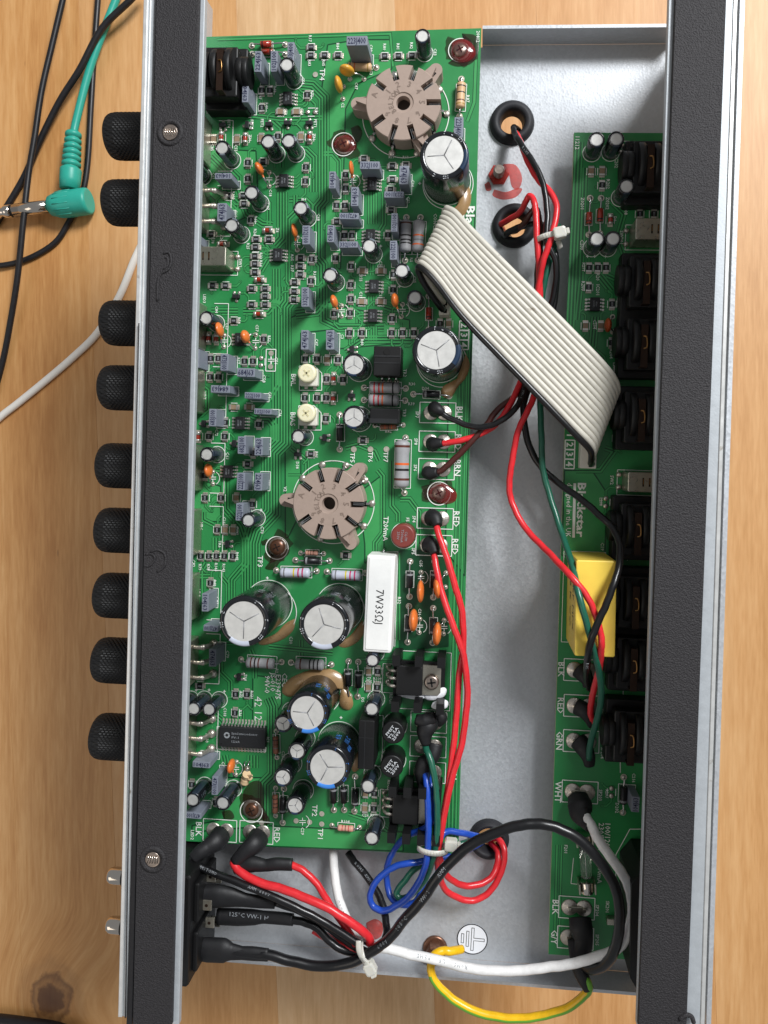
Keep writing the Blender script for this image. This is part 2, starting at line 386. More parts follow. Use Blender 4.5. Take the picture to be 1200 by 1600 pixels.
    def tube(s, pts, r, m, seg=10, flat=None, caps=True, amat=None):
        pts = [Vector(p) for p in pts]; n = len(pts)
        rad = r if isinstance(r, (list, tuple)) else [r] * n
        T = []
        for i in range(n):
            d = pts[min(i + 1, n - 1)] - pts[max(i - 1, 0)]
            T.append(d.normalized() if d.length > 1e-9 else Vector((0, 0, 1)))
        u = Vector((0, 0, 1)) if abs(T[0].z) < 0.9 else Vector((1, 0, 0))
        N = (u - T[0] * u.dot(T[0])).normalized()
        o = len(s.v)
        for i in range(n):
            if flat:
                up = Vector((0, 0, 1)); q = up - T[i] * up.dot(T[i])
                N = q.normalized() if q.length > 0.15 else (N - T[i] * N.dot(T[i])).normalized()
            else:
                N = (N - T[i] * N.dot(T[i])).normalized()
            B = T[i].cross(N)
            fl = flat if flat else 1.0
            if isinstance(fl, (list, tuple)): fl = fl[i]
            for k in range(seg):
                a = 2 * math.pi * k / seg
                s.v.append(tuple(pts[i] + N * (rad[i] * fl * math.cos(a)) + B * (rad[i] * math.sin(a))))
        for i in range(n - 1):
            for k in range(seg):
                j = (k + 1) % seg
                mm = amat(k, i) if amat else m
                s.f.append((o + i * seg + k, o + i * seg + j, o + (i + 1) * seg + j, o + (i + 1) * seg + k)); s.m.append(s.mi(mm)); s.s.append(True)
        if caps:
            s.f.append(tuple(o + k for k in range(seg - 1, -1, -1))); s.m.append(s.mi(m)); s.s.append(False)
            q = o + (n - 1) * seg
            s.f.append(tuple(q + k for k in range(seg))); s.m.append(s.mi(m)); s.s.append(False)
    def text(s, t, c, size, rot, z, m, bold=0.0, width=None, M=None):
        z = s.nz(z); vs_, fs, w = glyphs(t, bold)
        k = 1.0 if not width else width / (w * size)
        ca, sa = math.cos(R(rot)), math.sin(R(rot))
        out = []
        for (x, y) in vs_:
            x, y = x * size * k, y * size
            out.append((c[0] + x * ca - y * sa, c[1] + x * sa + y * ca, z))
        s.add(out, fs, m, False, M)
    def mesh(s, name, off=(0, 0, 0)):
        me = bpy.data.meshes.new(name)
        me.from_pydata([((x - off[0]) * S, (y - off[1]) * S, (z - off[2]) * S) for x, y, z in s.v], [], s.f)
        for k in s.mats: me.materials.append(MATS[k])
        me.polygons.foreach_set('material_index', s.m)
        me.polygons.foreach_set('use_smooth', s.s)
        me.update()
        return me

GL = {}
def glyphs(t, bold=0.0):
    key = (t, bold)
    if key in GL: return GL[key]
    c = bpy.data.curves.new('t', 'FONT'); c.body = t; c.size = 1.0; c.resolution_u = 1; c.offset = bold
    o = bpy.data.objects.new('t', c)
    me = o.to_mesh()
    vs_ = [(v.co.x, v.co.y) for v in me.vertices]; fs = [tuple(p.vertices) for p in me.polygons]
    o.to_mesh_clear(); bpy.data.objects.remove(o); bpy.data.curves.remove(c)
    if not vs_: GL[key] = ([], [], 1.0); return GL[key]
    x0, x1 = min(v[0] for v in vs_), max(v[0] for v in vs_)
    k = 1 / 0.69
    vs_ = [((x - (x0 + x1) / 2) * k, (y - 0.345) * k) for x, y in vs_]
    GL[key] = (vs_, fs, (x1 - x0) * k)
    return GL[key]

def smooth_path(pts, sub=6):
    P = [Vector(p) for p in pts]
    if len(P) < 3: sub = max(sub, 2)
    out = []
    for i in range(len(P) - 1):
        p0 = P[i - 1] if i else P[0] * 2 - P[1]
        p1, p2 = P[i], P[i + 1]
        p3 = P[i + 2] if i + 2 < len(P) else P[-1] * 2 - P[-2]
        for k in range(sub):
            t = k / sub
            out.append(0.5 * ((2 * p1) + (p2 - p0) * t + (2 * p0 - 5 * p1 + 4 * p2 - p3) * t * t + (3 * p1 - p0 - 3 * p2 + p3) * t ** 3))
    out.append(P[-1])
    return out

# ------------------------------------------------------------------ scene objects
WL = {}   # world location (drawing units) of every parent
def link(name, data, parent=None, loc=(0, 0, 0), rz=0.0, rot=None):
    o = bpy.data.objects.new(name, data); col.objects.link(o)
    loc = Vector(loc); WL[o.name] = loc
    if parent:
        o.parent = parent; b = loc - WL[parent.name]; o.location = b * S
    else:
        o.location = M3(loc)
    o.rotation_euler = rot if rot else (0, 0, rz)
    return o
def sub(name, mb, parent):
    """a piece modelled in its parent's own frame"""
    o = bpy.data.objects.new(name, mb.mesh(name) if isinstance(mb, MB) else mb); col.objects.link(o); o.parent = parent
    return o
def tag(o, label=None, cat=None, group=None, kind=None):
    for k, v in (('label', label), ('category', cat), ('group', group), ('kind', kind)):
        if v: o[k] = v
    return o
def wmesh(name, mb, parent=None, origin=None):
    """mesh modelled in world drawing units, origin given"""
    if origin is None:
        n = len(mb.v); origin = (sum(v[0] for v in mb.v) / n, sum(v[1] for v in mb.v) / n, min(v[2] for v in mb.v))
    return link(name, mb.mesh(name, origin), parent, origin)
RB = R(-1.62)        # the amplifier lies turned by this much
def ch(a, b, z=0):   # chassis axes -> world drawing units
    return Vector((a * math.cos(RB) - b * math.sin(RB), a * math.sin(RB) + b * math.cos(RB), z))
# ------------------------------------------------------------------ table
PL = R(2.3)
kn = M3(W(80, 1562, -500))
wood('wood_warm', 3, 'b27b43', 'c59056', 'd2a169', knot=(kn.x, kn.y, kn.z))
wood('wood_tan', 11, 'bb8852', 'cb9963', 'd5a773')
wood('wood_pale', 23, 'c39a6c', 'd2ab7e', 'dcb98f')
wood('wood_gold', 37, 'b9844d', 'c9955f', 'd4a470')
table = link('table_top', None, None, (0, 0, -500)); tag(table, kind='structure')
seams = [-520, -260, 3, 157, 402, 648, 868, 1090, 1330, 1580]
kinds = ['wood_tan', 'wood_warm', 'wood_warm', 'wood_tan', 'wood_pale', 'wood_gold', 'wood_gold', 'wood_tan', 'wood_gold']
for i in range(len(seams) - 1):
    c0, c1 = W(seams[i], 800, -500), W(seams[i + 1], 800, -500)
    hw = (c1.x - c0.x) / 2 - 0.15
    mb = MB(); mb.box(-hw, -2000, -70, hw, 2000, 0, kinds[i], ch=0.45)
    link('plank', mb.mesh('plank'), table, ((c0.x + c1.x) / 2, c0.y, -500 + random.uniform(-0.1, 0.1)), PL)

# ------------------------------------------------------------------ chassis
ZF, ZL = -55.0, -6.0
ZT = 170.0
chas = link('amplifier_chassis', None, None, W(745, 800, ZF - 6))
tag(chas, 'open galvanised steel amplifier chassis with two black taped rails and black knobs', 'amplifier')
from mathutils.geometry import tessellate_polygon
grom = [(800, 193, 36), (804, 353, 36), (764, 1310, 33)]
def fpt(px, py): return W(px, py, ZF)
aL = ch(-461, 0); aR = ch(327, 0)
botL, botR = W(276, 1492, ZL), W(1022, 1553, ZL)
topL, topR = W(754, 45, ZL), W(1066, 42, ZL)
outer = [ch(-461, 640, ZF), W(754, 74, ZF), Vector((topL.x, topL.y, ZF)), Vector((topR.x, topR.y, ZF)), Vector((botR.x, botR.y, ZF)), Vector((botL.x, botL.y, ZF))]
outer = outer[::-1]
holes = []
for (px, py, r) in grom:
    c = fpt(px, py)
    holes.append([Vector((c.x + 24 * math.cos(-2 * math.pi * k / 24), c.y + 24 * math.sin(-2 * math.pi * k / 24), ZF)) for k in range(24)])
loops = [outer] + holes
flat = [p for l in loops for p in l]
tris = tessellate_polygon(loops)
mb = MB()
for zz, rev in ((ZF, False), (ZF - 6, True)):
    fs = []
    for t in tris:
        a, b, c = (flat[i] for i in t)
        up = (b - a).cross(c - a).z > 0
        fs.append(t if up != rev else t[::-1])
    mb.add([(p.x, p.y, zz) for p in flat], fs, 'galvanised')
for l in loops:
    n = len(l)
    mb.add([(p.x, p.y, ZF) for p in l] + [(p.x, p.y, ZF - 6) for p in l], [(i, n + i, n + (i + 1) % n, (i + 1) % n) for i in range(n)], 'galvanised')
wmesh('floor_pan', mb, chas)
def wallseg(name, p, q, z0, z1, th, m):
    p = Vector(p[:2]); q = Vector(q[:2]); d = (q - p).normalized(); n = Vector((-d.y, d.x)) * th
    mb = MB(); mb.prism([p, q, q + n, p + n], z0, z1, m)
    return wmesh(name, mb, chas)
wallseg('end_lip', topR, topL, ZF + 0.3, ZL, -5, 'galvanised')
wallseg('end_lip', botL, botR, ZF + 0.3, ZL, -5, 'galvanised')
# front wall behind the knobs, rear wall behind the jacks
wallseg('front_wall', ch(-461, 735), ch(-461, -775), ZF - 6, ZT - 6.2, -6, 'galvanised')
wallseg('rear_wall', ch(326, -850), ch(326, 684), ZF - 6, ZT - 6.2, -6, 'galvanised')

def quadstrip(name, a, b, c, d, z0, z1, m, ext=0.06):
    """photo lines a->b (outer) and c->d (inner) at height z1, as a bar"""
    P = [W(*p, z1) for p in (a, b, c, d)]
    P[0] = P[0] + (P[0] - P[1]) * ext; P[2] = P[2] + (P[2] - P[3]) * ext
    poly = [P[0], P[1], P[3], P[2]]
    if (poly[1] - poly[0]).cross(poly[2] - poly[0]).z < 0: poly = poly[::-1]
    mb = MB()
    n = 4; e = 1.0
    cen = sum(poly, Vector()) / 4
    ins = []
    for i in range(4):
        pr, nx = poly[i - 1], poly[(i + 1) % 4]
        d1 = (poly[i] - pr).normalized(); d2 = (nx - poly[i]).normalized()
        ins.append(poly[i] + Vector((-d1.y - d2.y, d1.x + d2.x, 0)) * e)
    vs_ = [(p.x, p.y, z0) for p in poly] + [(p.x, p.y, z1 - e) for p in poly] + [(p.x, p.y, z1) for p in ins]
    fs = [(3, 2, 1, 0)] + [(k * 4 + i, k * 4 + (i + 1) % 4, k * 4 + 4 + (i + 1) % 4, k * 4 + 4 + i) for k in range(2) for i in range(4)] + [(8, 9, 10, 11)]
    mb.add(vs_, fs, m)
    return wmesh(name, mb, chas)
quadstrip('rail', (227, 0), (187, 1588), (320, 0), (279, 1602), ZT - 10, ZT, 'flange_metal')
quadstrip('rail', (1151, 0), (1098, 1602), (1045, 0), (995, 1602), ZT - 10, ZT, 'flange_metal')
quadstrip('front_panel_edge', (224, 0), (184, 1590), (231, 0), (190, 1590), 20, ZT + 2.5, 'panel_edge')
quadstrip('front_panel_edge', (233.4, 0), (192.4, 1588), (236, 0), (194.4, 1588), ZT - 1, ZT + 1.6, 'panel_edge')
quadstrip('rear_panel_edge', (1153, 0), (1101, 1602), (1146, 0), (1094, 1602), 20, ZT + 1.5, 'panel_edge')
quadstrip('foam_tape', (244, 0), (207, 1602), (311, 0), (268, 1602), ZT + 0.3, ZT + 7, 'tape')
quadstrip('foam_tape', (241, 0), (197, 1602), (244, 0), (206, 1602), ZT + 0.3, ZT + 4.5, 'tape_bare')
quadstrip('foam_tape', (1135, 0), (1073, 1602), (1055, 0), (997, 1602), ZT + 0.3, ZT + 7, 'tape')
# screws showing through the tape, and embossed marks
for (px, py) in ((266, 207), (239, 1343)):
    c = W(px, py, ZT + 7); mb = MB()
    mb.lathe([(19, -1), (18, 1.6), (15, 2.6), (12.5, 1.0), (11.2, -1)], 28, 'tape', cap=False)
    o = link('tape_hole', mb.mesh('tape_hole'), chas, c); 
    mb = MB(); mb.lathe([(11.2, 0.4), (9.6, 1.4), (7.5, -0.6), (3, 0.2), (0, 0.8)], 20, 'screw')
    for k in range(5): mb.tube([(-8 + k * 3.6, -5, 1.0), (-6 + k * 3, 5, 1.3)], 0.7, 'chrome', 5)
    sub('screw_end', mb, o)
def emboss(pts, r=1.6, m='tape', parent=chas):
    mb = MB(); mb.tube(smooth_path([W(a, b, ZT + 7) for a, b in pts]), r, m, 8)
    wmesh('tape_crease', mb, parent)
emboss([(256, 396), (262, 394), (267, 400), (267, 412), (262, 422), (252, 428), (247, 440), (246, 470)], 1.9)
emboss([(258, 402), (262, 404), (262, 414), (256, 420)], 1.4)
emboss([(236, 862), (246, 859), (256, 864), (259, 874), (256, 886), (246, 893)], 1.8)
emboss([(228, 866), (238, 866), (242, 874), (234, 884), (226, 884)], 1.6)
emboss([(1062, 1592), (1070, 1586), (1080, 1588), (1084, 1598)], 3.0)
emboss([(217, 505), (208, 900), (200, 1340), (196, 1590)], 0.9)
# grommets
for (px, py, r) in grom:
    c = W(px, py, ZF)
    mb = MB(); mb.lathe([(17, -14), (19, 2), (21, 10), (26, 12.5), (r - 6, 11.5), (r - 1.5, 7), (r, 0.4), (r - 3, -0.1)], 40, 'rubber', cap=False)
    link('grommet', mb.mesh('grommet'), chas, c)
# transformers bolted under the chassis carry it
for (a, b, w, h) in ((-170, 190, 220, 280), (-140, -330, 220, 240)):
    mb = MB(); mb.box(-w / 2, -h / 2, -500, w / 2, h / 2, ZF - 6.2, 'band_grey', ch=6)
    p = ch(a, b); o = link('transformer', mb.mesh('transformer'), chas, (p.x, p.y, 0), RB)
    for sg in (-1, 1):
        mb = MB(); mb.box(-w * .36, sg * (h / 2 + 1), -440, w * .36, sg * (h / 2 + 46), -120, 'tape_paper', ch=4) if sg > 0 else mb.box(-w * .36, -h / 2 - 46, -440, w * .36, -h / 2 - 1, -120, 'tape_paper', ch=4)
        sub('winding', mb, o)
# knobs: knurled black, on the front panel
ks, kr = 120, 22
mb = MB(); prof = []
vs_, fs = [], []
LK = 88.0
rows = [(34 * k0, z) for k0, z in ((1, 0),)] 
Zs = [0] + [2 + (LK - 22) * i / (kr - 1) for i in range(kr)] + [LK - 12, LK - 7, LK - 3.4, LK - 1.2, LK]
Rs = [33] + [35.0] * kr + [34.6, 33.6, 31.4, 28.4, 24]
for k, (z, r) in enumerate(zip(Zs, Rs)):
    for i in range(ks):
        a = 2 * math.pi * i / ks
        rr = r
        if 0 < k < kr + 3:
            rr = r - (0.0 if (i // 2 + k) % 2 == 0 else 1.3)
        vs_.append((rr * math.cos(a), rr * math.sin(a), z))
n = len(Zs)
for k in range(n - 1):
    for i in range(ks):
        j = (i + 1) % ks; fs.append((k * ks + i, k * ks + j, (k + 1) * ks + j, (k + 1) * ks + i))
fs.append(tuple((n - 1) * ks + i for i in range(ks))); fs.append(tuple(range(ks - 1, -1, -1)))
mb.add(vs_, fs, 'knob')
km = mb.mesh('knob')
ZK = 55.0
knobs = [(160, 207), (157, 312), (154, 502), (151, 604), (148, 727), (146, 829), (144, 932), (141, 1034.5), (138, 1155)]
for (px, py) in knobs:
    e = W(px + 4, py, ZK + 16); e.z = ZK; base = e + Vector((LK * math.cos(RB), LK * math.sin(RB), 0))
    link('knob', km, chas, base, rot=(0, R(-90), RB))
for (px, py) in ((168, 1367), (166, 1444)):
    mb = MB(); mb.lathe([(13, 0), (13, 80), (12.6, 84), (11, 88), (7, 91), (0, 92)], 24, 'chrome')
    e = W(px, py, ZK); base = e + Vector((92, -3, 0))
    o = link('toggle_lever', mb.mesh('toggle_lever'), chas, base, rot=(0, R(-90), RB))
    mb = MB(); mb.lathe([(13.6, 60), (13.8, 62), (13.6, 66)], 24, 'black_plastic', cap=False); sub('ring', mb, o)
# chassis hardware: painted nut, earth stud, red blob, earth sticker
c = W(779, 274, ZF)
mb = MB(); mb.lathe([(17, 0.2), (17, 5), (15, 7)], 6, 'paint_red', smooth=False); mb.lathe([(8, 7), (8, 26), (7, 28)], 16, 'screw'); 
for k in range(6): mb.lathe([(8.1, 9 + k * 2.8), (8.9, 10 + k * 2.8), (8.1, 11 + k * 2.8)], 14, 'screw', cap=False)
link('nut', mb.mesh('nut'), chas, c)
def splat(pts, z, m, parent, name='varnish', h=0.8):
    """irregular low puddle through photo points"""
    P = [W(a, b, z) for a, b in pts]; cen = sum(P, Vector()) / len(P)
    loop = smooth_path(P + [P[0]], 4)[:-1]
    mb = MB(); n = len(loop)
    vs_ = [tuple(p) for p in loop] + [tuple(cen + (p - cen) * 0.8 + Vector((0, 0, h * 0.8))) for p in loop] + [tuple(cen + Vector((0, 0, h)))]
    fs = [(i, (i + 1) % n, n + (i + 1) % n, n + i) for i in range(n)] + [(n + i, n + (i + 1) % n, 2 * n) for i in range(n)]
    a, b = P[0] - cen, P[1] - cen
    if a.cross(b).z < 0: fs = [f[::-1] for f in fs]
    mb.add(vs_, fs, m, True)
    return wmesh(name, mb, parent)
splat([(786, 256), (806, 258), (816, 278), (810, 296), (800, 292), (796, 276), (792, 266)], ZF + 0.2, 'paint_red', chas, 'paint_smear', 0.5)
splat([(772, 296), (790, 300), (808, 294), (816, 296), (806, 308), (786, 312), (770, 306)], ZF + 0.2, 'paint_red', chas, 'paint_smear', 0.5)
splat([(757, 288), (764, 284), (768, 296), (760, 298)], ZF + 0.2, 'paint_red', chas, 'paint_smear', 0.5)
splat([(572, 1442), (586, 1436), (598, 1444), (596, 1462), (584, 1468), (574, 1456)], ZF + 0.2, 'paint_red', chas, 'paint_smear', 6)
c = W(680, 1480, ZF)
mb = MB(); mb.lathe([(20, 0.2), (20, 3), (17, 4)], 24, 'screw_brown'); mb.lathe([(15, 4), (15, 20), (12, 23)], 6, 'screw_brown', smooth=False); mb.lathe([(8, 23), (8, 34), (6, 36), (0, 36)], 14, 'screw_brown')
mb.lathe([(11, 26), (12, 30), (9, 33)], 14, 'varnish_red', cap=False)
link('earth_stud', mb.mesh('earth_stud'), chas, c)
c = W(738, 1467, ZF)
mb = MB(); mb.cyl(0, 0, 0.2, 0.8, 25, 'label_white', 40); mb.ring((0, 0), 24.4, 1.6, 0.95, 'print_black', 48)
def bar(x0, y0, x1, y1):
    mb.sheet([(x0, y0), (x1, y0), (x1, y1), (x0, y1)], 0.95, 'print_black'); e = 1.0
    mb.sheet([(x0 + e, y0 + e), (x1 - e, y0 + e), (x1 - e, y1 - e), (x0 + e, y1 - e)], 1.1, 'label_white')
bar(-18.5, -8, -13.6, 8); bar(-10.2, -13, -5.4, 13); bar(-2.2, -19, 2.8, 19); bar(2.6, -2.6, 20, 2.6)
mb.sheet([(1.6, -1.7), (4, -1.7), (4, 1.7), (1.6, 1.7)], 1.25, 'label_white')
link('earth_sticker', mb.mesh('earth_sticker'), chas, c, RB * 0 + R(-3))

# ------------------------------------------------------------------ circuit boards
main = link('circuit_board', None, None, W(500, 700, -7.5))
tag(main, 'large green circuit board with two beige valve sockets and big silver-topped capacitors', 'circuit board')
rear = link('circuit_board', None, None, W(940, 850, -7.5))
tag(rear, 'narrow green circuit board with black jacks and a yellow box capacitor', 'circuit board')
def board(par, pts):
    mb = MB(); P = [W(a, b, 0) for a, b in pts]
    if (P[1] - P[0]).cross(P[2] - P[0]).z < 0: P = P[::-1]
    mb.prism([(p.x, p.y) for p in P], -7.5, 0, 'mask', mside='laminate')
    return wmesh('laminate_panel', mb, par)
MAINP = [(306, 58), (752, 44), (716, 1337), (270, 1313)]
REARP = [(897, 207), (1064, 208), (1024, 1502), (857, 1491)]
board(main, MAINP); board(rear, REARP)
standoff = []
for par, sp in ((main, [(719, 90), (330, 90), (686, 770), (400, 1262), (690, 1280)]), (rear, [(915, 260), (900, 1380), (1000, 800)])):
    for (px, py) in sp:
        c = W(px, py, ZF); mb = MB(); mb.cyl(0, 0, 0.1, -ZF - 7.6, 10, 'screw', 6)
        link('standoff', mb.mesh('standoff'), par, c)

SILK = {'m': MB(0.0003), 'r': MB(0.0003)}; TR = {'m': MB(0.0006), 'r': MB(0.0006)}
PAR = {'m': main, 'r': rear}
ZS, ZTR = 1.0, 0.1
def sl(b, x0, y0, x1, y1, w=1.0): SILK[b].strip(W(x0, y0), W(x1, y1), w, ZS, 'silk')
def srect(b, x0, y0, x1, y1, w=1.0):
    """silk rectangle given by photo corners, squared to the amplifier"""
    P = [W(x0, y0), W(x1, y0), W(x1, y1), W(x0, y1)]
    c = sum(P, Vector()) / 4; hx, hy = abs(P[1].x - P[0].x) / 2, abs(P[0].y - P[3].y) / 2
    Q = [c + ch(sx * hx, sy * hy) for sx, sy in ((-1, 1), (1, 1), (1, -1), (-1, -1))]
    for i in range(4): SILK[b].strip(Q[i], Q[(i + 1) % 4], w, ZS, 'silk')
def sring(b, px, py, r, w=1.1, a0=0, a1=360): SILK[b].ring(W(px, py), r, w, ZS + 0.03, 'silk', 48, a0, a1)
def stext(b, t, px, py, size, rot=-90, bold=0.0, width=None):
    SILK[b].text(t, W(px, py), size, rot + math.degrees(RB), ZS + 0.06, 'silk', bold, width)
def padring(b, px, py, r=5.0, solder=True):
    c = W(px, py); SILK[b].disc(c, r, 0.9, 'pad', 18)
    if solder: SILK[b].dome(c, r * 0.72, r * 0.55, 'tin', 10, 0.9)
def trace(b, pts, n=1, pitch=4.6, w=2.6):
    P = [W(a, c) for a, c in pts]
    for k in range(n):
        off = (k - (n - 1) / 2) * pitch; Q = []
        for i, p in enumerate(P):
            d1 = (p - P[i - 1]).normalized() if i else (P[1] - p).normalized()
            d2 = (P[i + 1] - p).normalized() if i < len(P) - 1 else d1
            nn = Vector((-d1.y - d2.y, d1.x + d2.x, 0)).normalized()
            cs = max(0.45, nn.dot(Vector((-d2.y, d2.x, 0))))
            Q.append(p + nn * off / cs)
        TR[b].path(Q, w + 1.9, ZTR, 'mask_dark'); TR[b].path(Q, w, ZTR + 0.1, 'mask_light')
def via(b, px, py):
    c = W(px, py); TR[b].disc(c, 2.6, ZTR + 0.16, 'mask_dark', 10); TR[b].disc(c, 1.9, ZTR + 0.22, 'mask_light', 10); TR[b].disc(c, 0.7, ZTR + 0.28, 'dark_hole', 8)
def pour(b, pts, m='mask_light'):
    P = [W(a, c) for a, c in pts]
    if (P[1] - P[0]).cross(P[2] - P[0]).z < 0: P = P[::-1]
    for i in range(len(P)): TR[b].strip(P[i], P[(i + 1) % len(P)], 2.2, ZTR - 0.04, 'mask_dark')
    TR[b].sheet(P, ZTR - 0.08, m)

# --- traces
pour('m', [(322, 232), (400, 236), (404, 330), (372, 345), (322, 300)], 'mask_light')
pour('m', [(528, 478), (640, 500), (640, 535), (528, 545)], 'mask_light')
pour('m', [(300, 745), (345, 760), (345, 815), (300, 815)])
pour('m', [(624, 860), (700, 860), (700, 1010), (624, 1016)], 'mask_dark')
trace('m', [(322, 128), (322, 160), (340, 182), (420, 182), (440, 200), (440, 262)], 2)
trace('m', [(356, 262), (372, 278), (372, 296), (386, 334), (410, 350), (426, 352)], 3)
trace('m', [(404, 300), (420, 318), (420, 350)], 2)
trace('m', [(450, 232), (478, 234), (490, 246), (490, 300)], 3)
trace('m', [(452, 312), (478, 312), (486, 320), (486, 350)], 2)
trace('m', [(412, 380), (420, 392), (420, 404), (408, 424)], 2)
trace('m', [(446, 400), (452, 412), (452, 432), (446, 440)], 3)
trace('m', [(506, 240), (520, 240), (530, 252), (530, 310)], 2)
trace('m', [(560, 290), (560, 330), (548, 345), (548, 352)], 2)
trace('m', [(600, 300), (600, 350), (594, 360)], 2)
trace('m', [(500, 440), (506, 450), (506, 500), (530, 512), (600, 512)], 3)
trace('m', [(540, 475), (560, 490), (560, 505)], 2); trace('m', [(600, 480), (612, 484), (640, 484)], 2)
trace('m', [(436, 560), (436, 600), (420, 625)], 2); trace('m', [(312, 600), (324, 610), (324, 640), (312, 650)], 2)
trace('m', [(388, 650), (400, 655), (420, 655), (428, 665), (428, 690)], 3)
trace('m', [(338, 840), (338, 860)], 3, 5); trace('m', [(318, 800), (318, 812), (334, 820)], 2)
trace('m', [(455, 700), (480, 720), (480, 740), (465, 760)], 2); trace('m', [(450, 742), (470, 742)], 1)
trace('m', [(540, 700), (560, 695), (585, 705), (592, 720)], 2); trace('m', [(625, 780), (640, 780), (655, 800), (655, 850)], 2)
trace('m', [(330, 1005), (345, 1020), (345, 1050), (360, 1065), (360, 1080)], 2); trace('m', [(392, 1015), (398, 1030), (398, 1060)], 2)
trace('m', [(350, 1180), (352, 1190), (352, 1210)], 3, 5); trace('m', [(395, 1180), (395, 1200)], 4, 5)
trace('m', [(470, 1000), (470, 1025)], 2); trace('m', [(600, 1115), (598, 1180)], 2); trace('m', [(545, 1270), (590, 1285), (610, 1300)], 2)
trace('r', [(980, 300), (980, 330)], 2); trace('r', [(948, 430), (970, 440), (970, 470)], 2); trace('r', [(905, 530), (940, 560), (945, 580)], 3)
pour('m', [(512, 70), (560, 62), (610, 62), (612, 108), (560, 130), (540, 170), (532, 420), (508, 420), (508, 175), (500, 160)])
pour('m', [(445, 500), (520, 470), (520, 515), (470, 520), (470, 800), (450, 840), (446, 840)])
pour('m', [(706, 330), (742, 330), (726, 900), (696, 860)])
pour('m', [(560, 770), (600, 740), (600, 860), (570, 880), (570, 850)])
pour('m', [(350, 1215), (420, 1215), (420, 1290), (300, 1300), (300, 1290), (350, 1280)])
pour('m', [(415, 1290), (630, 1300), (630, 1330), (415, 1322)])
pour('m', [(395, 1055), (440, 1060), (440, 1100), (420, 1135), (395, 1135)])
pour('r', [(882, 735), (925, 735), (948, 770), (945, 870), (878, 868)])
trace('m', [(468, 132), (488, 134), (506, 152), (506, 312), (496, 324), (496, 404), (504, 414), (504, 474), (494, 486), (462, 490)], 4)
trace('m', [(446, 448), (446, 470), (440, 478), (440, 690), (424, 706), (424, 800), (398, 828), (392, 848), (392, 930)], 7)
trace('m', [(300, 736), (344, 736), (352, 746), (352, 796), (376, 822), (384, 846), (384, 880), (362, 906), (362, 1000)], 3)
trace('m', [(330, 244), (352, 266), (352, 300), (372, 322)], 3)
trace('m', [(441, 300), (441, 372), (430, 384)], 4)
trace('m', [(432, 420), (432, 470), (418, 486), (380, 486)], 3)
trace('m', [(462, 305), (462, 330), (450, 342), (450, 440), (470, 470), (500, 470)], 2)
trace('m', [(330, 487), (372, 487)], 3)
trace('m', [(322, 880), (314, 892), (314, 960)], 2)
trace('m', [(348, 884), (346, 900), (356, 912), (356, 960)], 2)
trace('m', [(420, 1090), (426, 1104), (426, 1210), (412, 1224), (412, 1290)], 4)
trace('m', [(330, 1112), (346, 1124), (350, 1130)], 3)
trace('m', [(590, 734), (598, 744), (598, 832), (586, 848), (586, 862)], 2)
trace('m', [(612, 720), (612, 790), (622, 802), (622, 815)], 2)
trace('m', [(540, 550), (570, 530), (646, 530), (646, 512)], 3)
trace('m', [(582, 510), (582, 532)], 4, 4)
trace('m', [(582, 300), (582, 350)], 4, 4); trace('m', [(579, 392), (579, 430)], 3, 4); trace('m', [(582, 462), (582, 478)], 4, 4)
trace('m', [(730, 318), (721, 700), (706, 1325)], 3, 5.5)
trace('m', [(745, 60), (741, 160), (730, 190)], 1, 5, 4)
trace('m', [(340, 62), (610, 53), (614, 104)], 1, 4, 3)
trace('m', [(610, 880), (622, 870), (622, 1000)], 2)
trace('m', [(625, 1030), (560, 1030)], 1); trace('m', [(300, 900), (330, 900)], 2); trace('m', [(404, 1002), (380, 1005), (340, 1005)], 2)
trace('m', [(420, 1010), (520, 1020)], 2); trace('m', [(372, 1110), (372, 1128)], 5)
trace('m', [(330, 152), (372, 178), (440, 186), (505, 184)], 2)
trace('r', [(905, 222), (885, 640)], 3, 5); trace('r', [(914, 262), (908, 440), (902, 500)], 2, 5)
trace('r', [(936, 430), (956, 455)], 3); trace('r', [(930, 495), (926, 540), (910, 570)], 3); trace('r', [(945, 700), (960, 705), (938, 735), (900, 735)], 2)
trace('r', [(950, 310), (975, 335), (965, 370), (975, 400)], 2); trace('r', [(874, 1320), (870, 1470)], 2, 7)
# ------------------------------------------------------------------ component builders (children of a board)
def sc_(h): return (HC - h) / HC      # photo size -> real size at height h
def dang(a, b):
    d = b - a; return math.atan2(d.y, d.x)

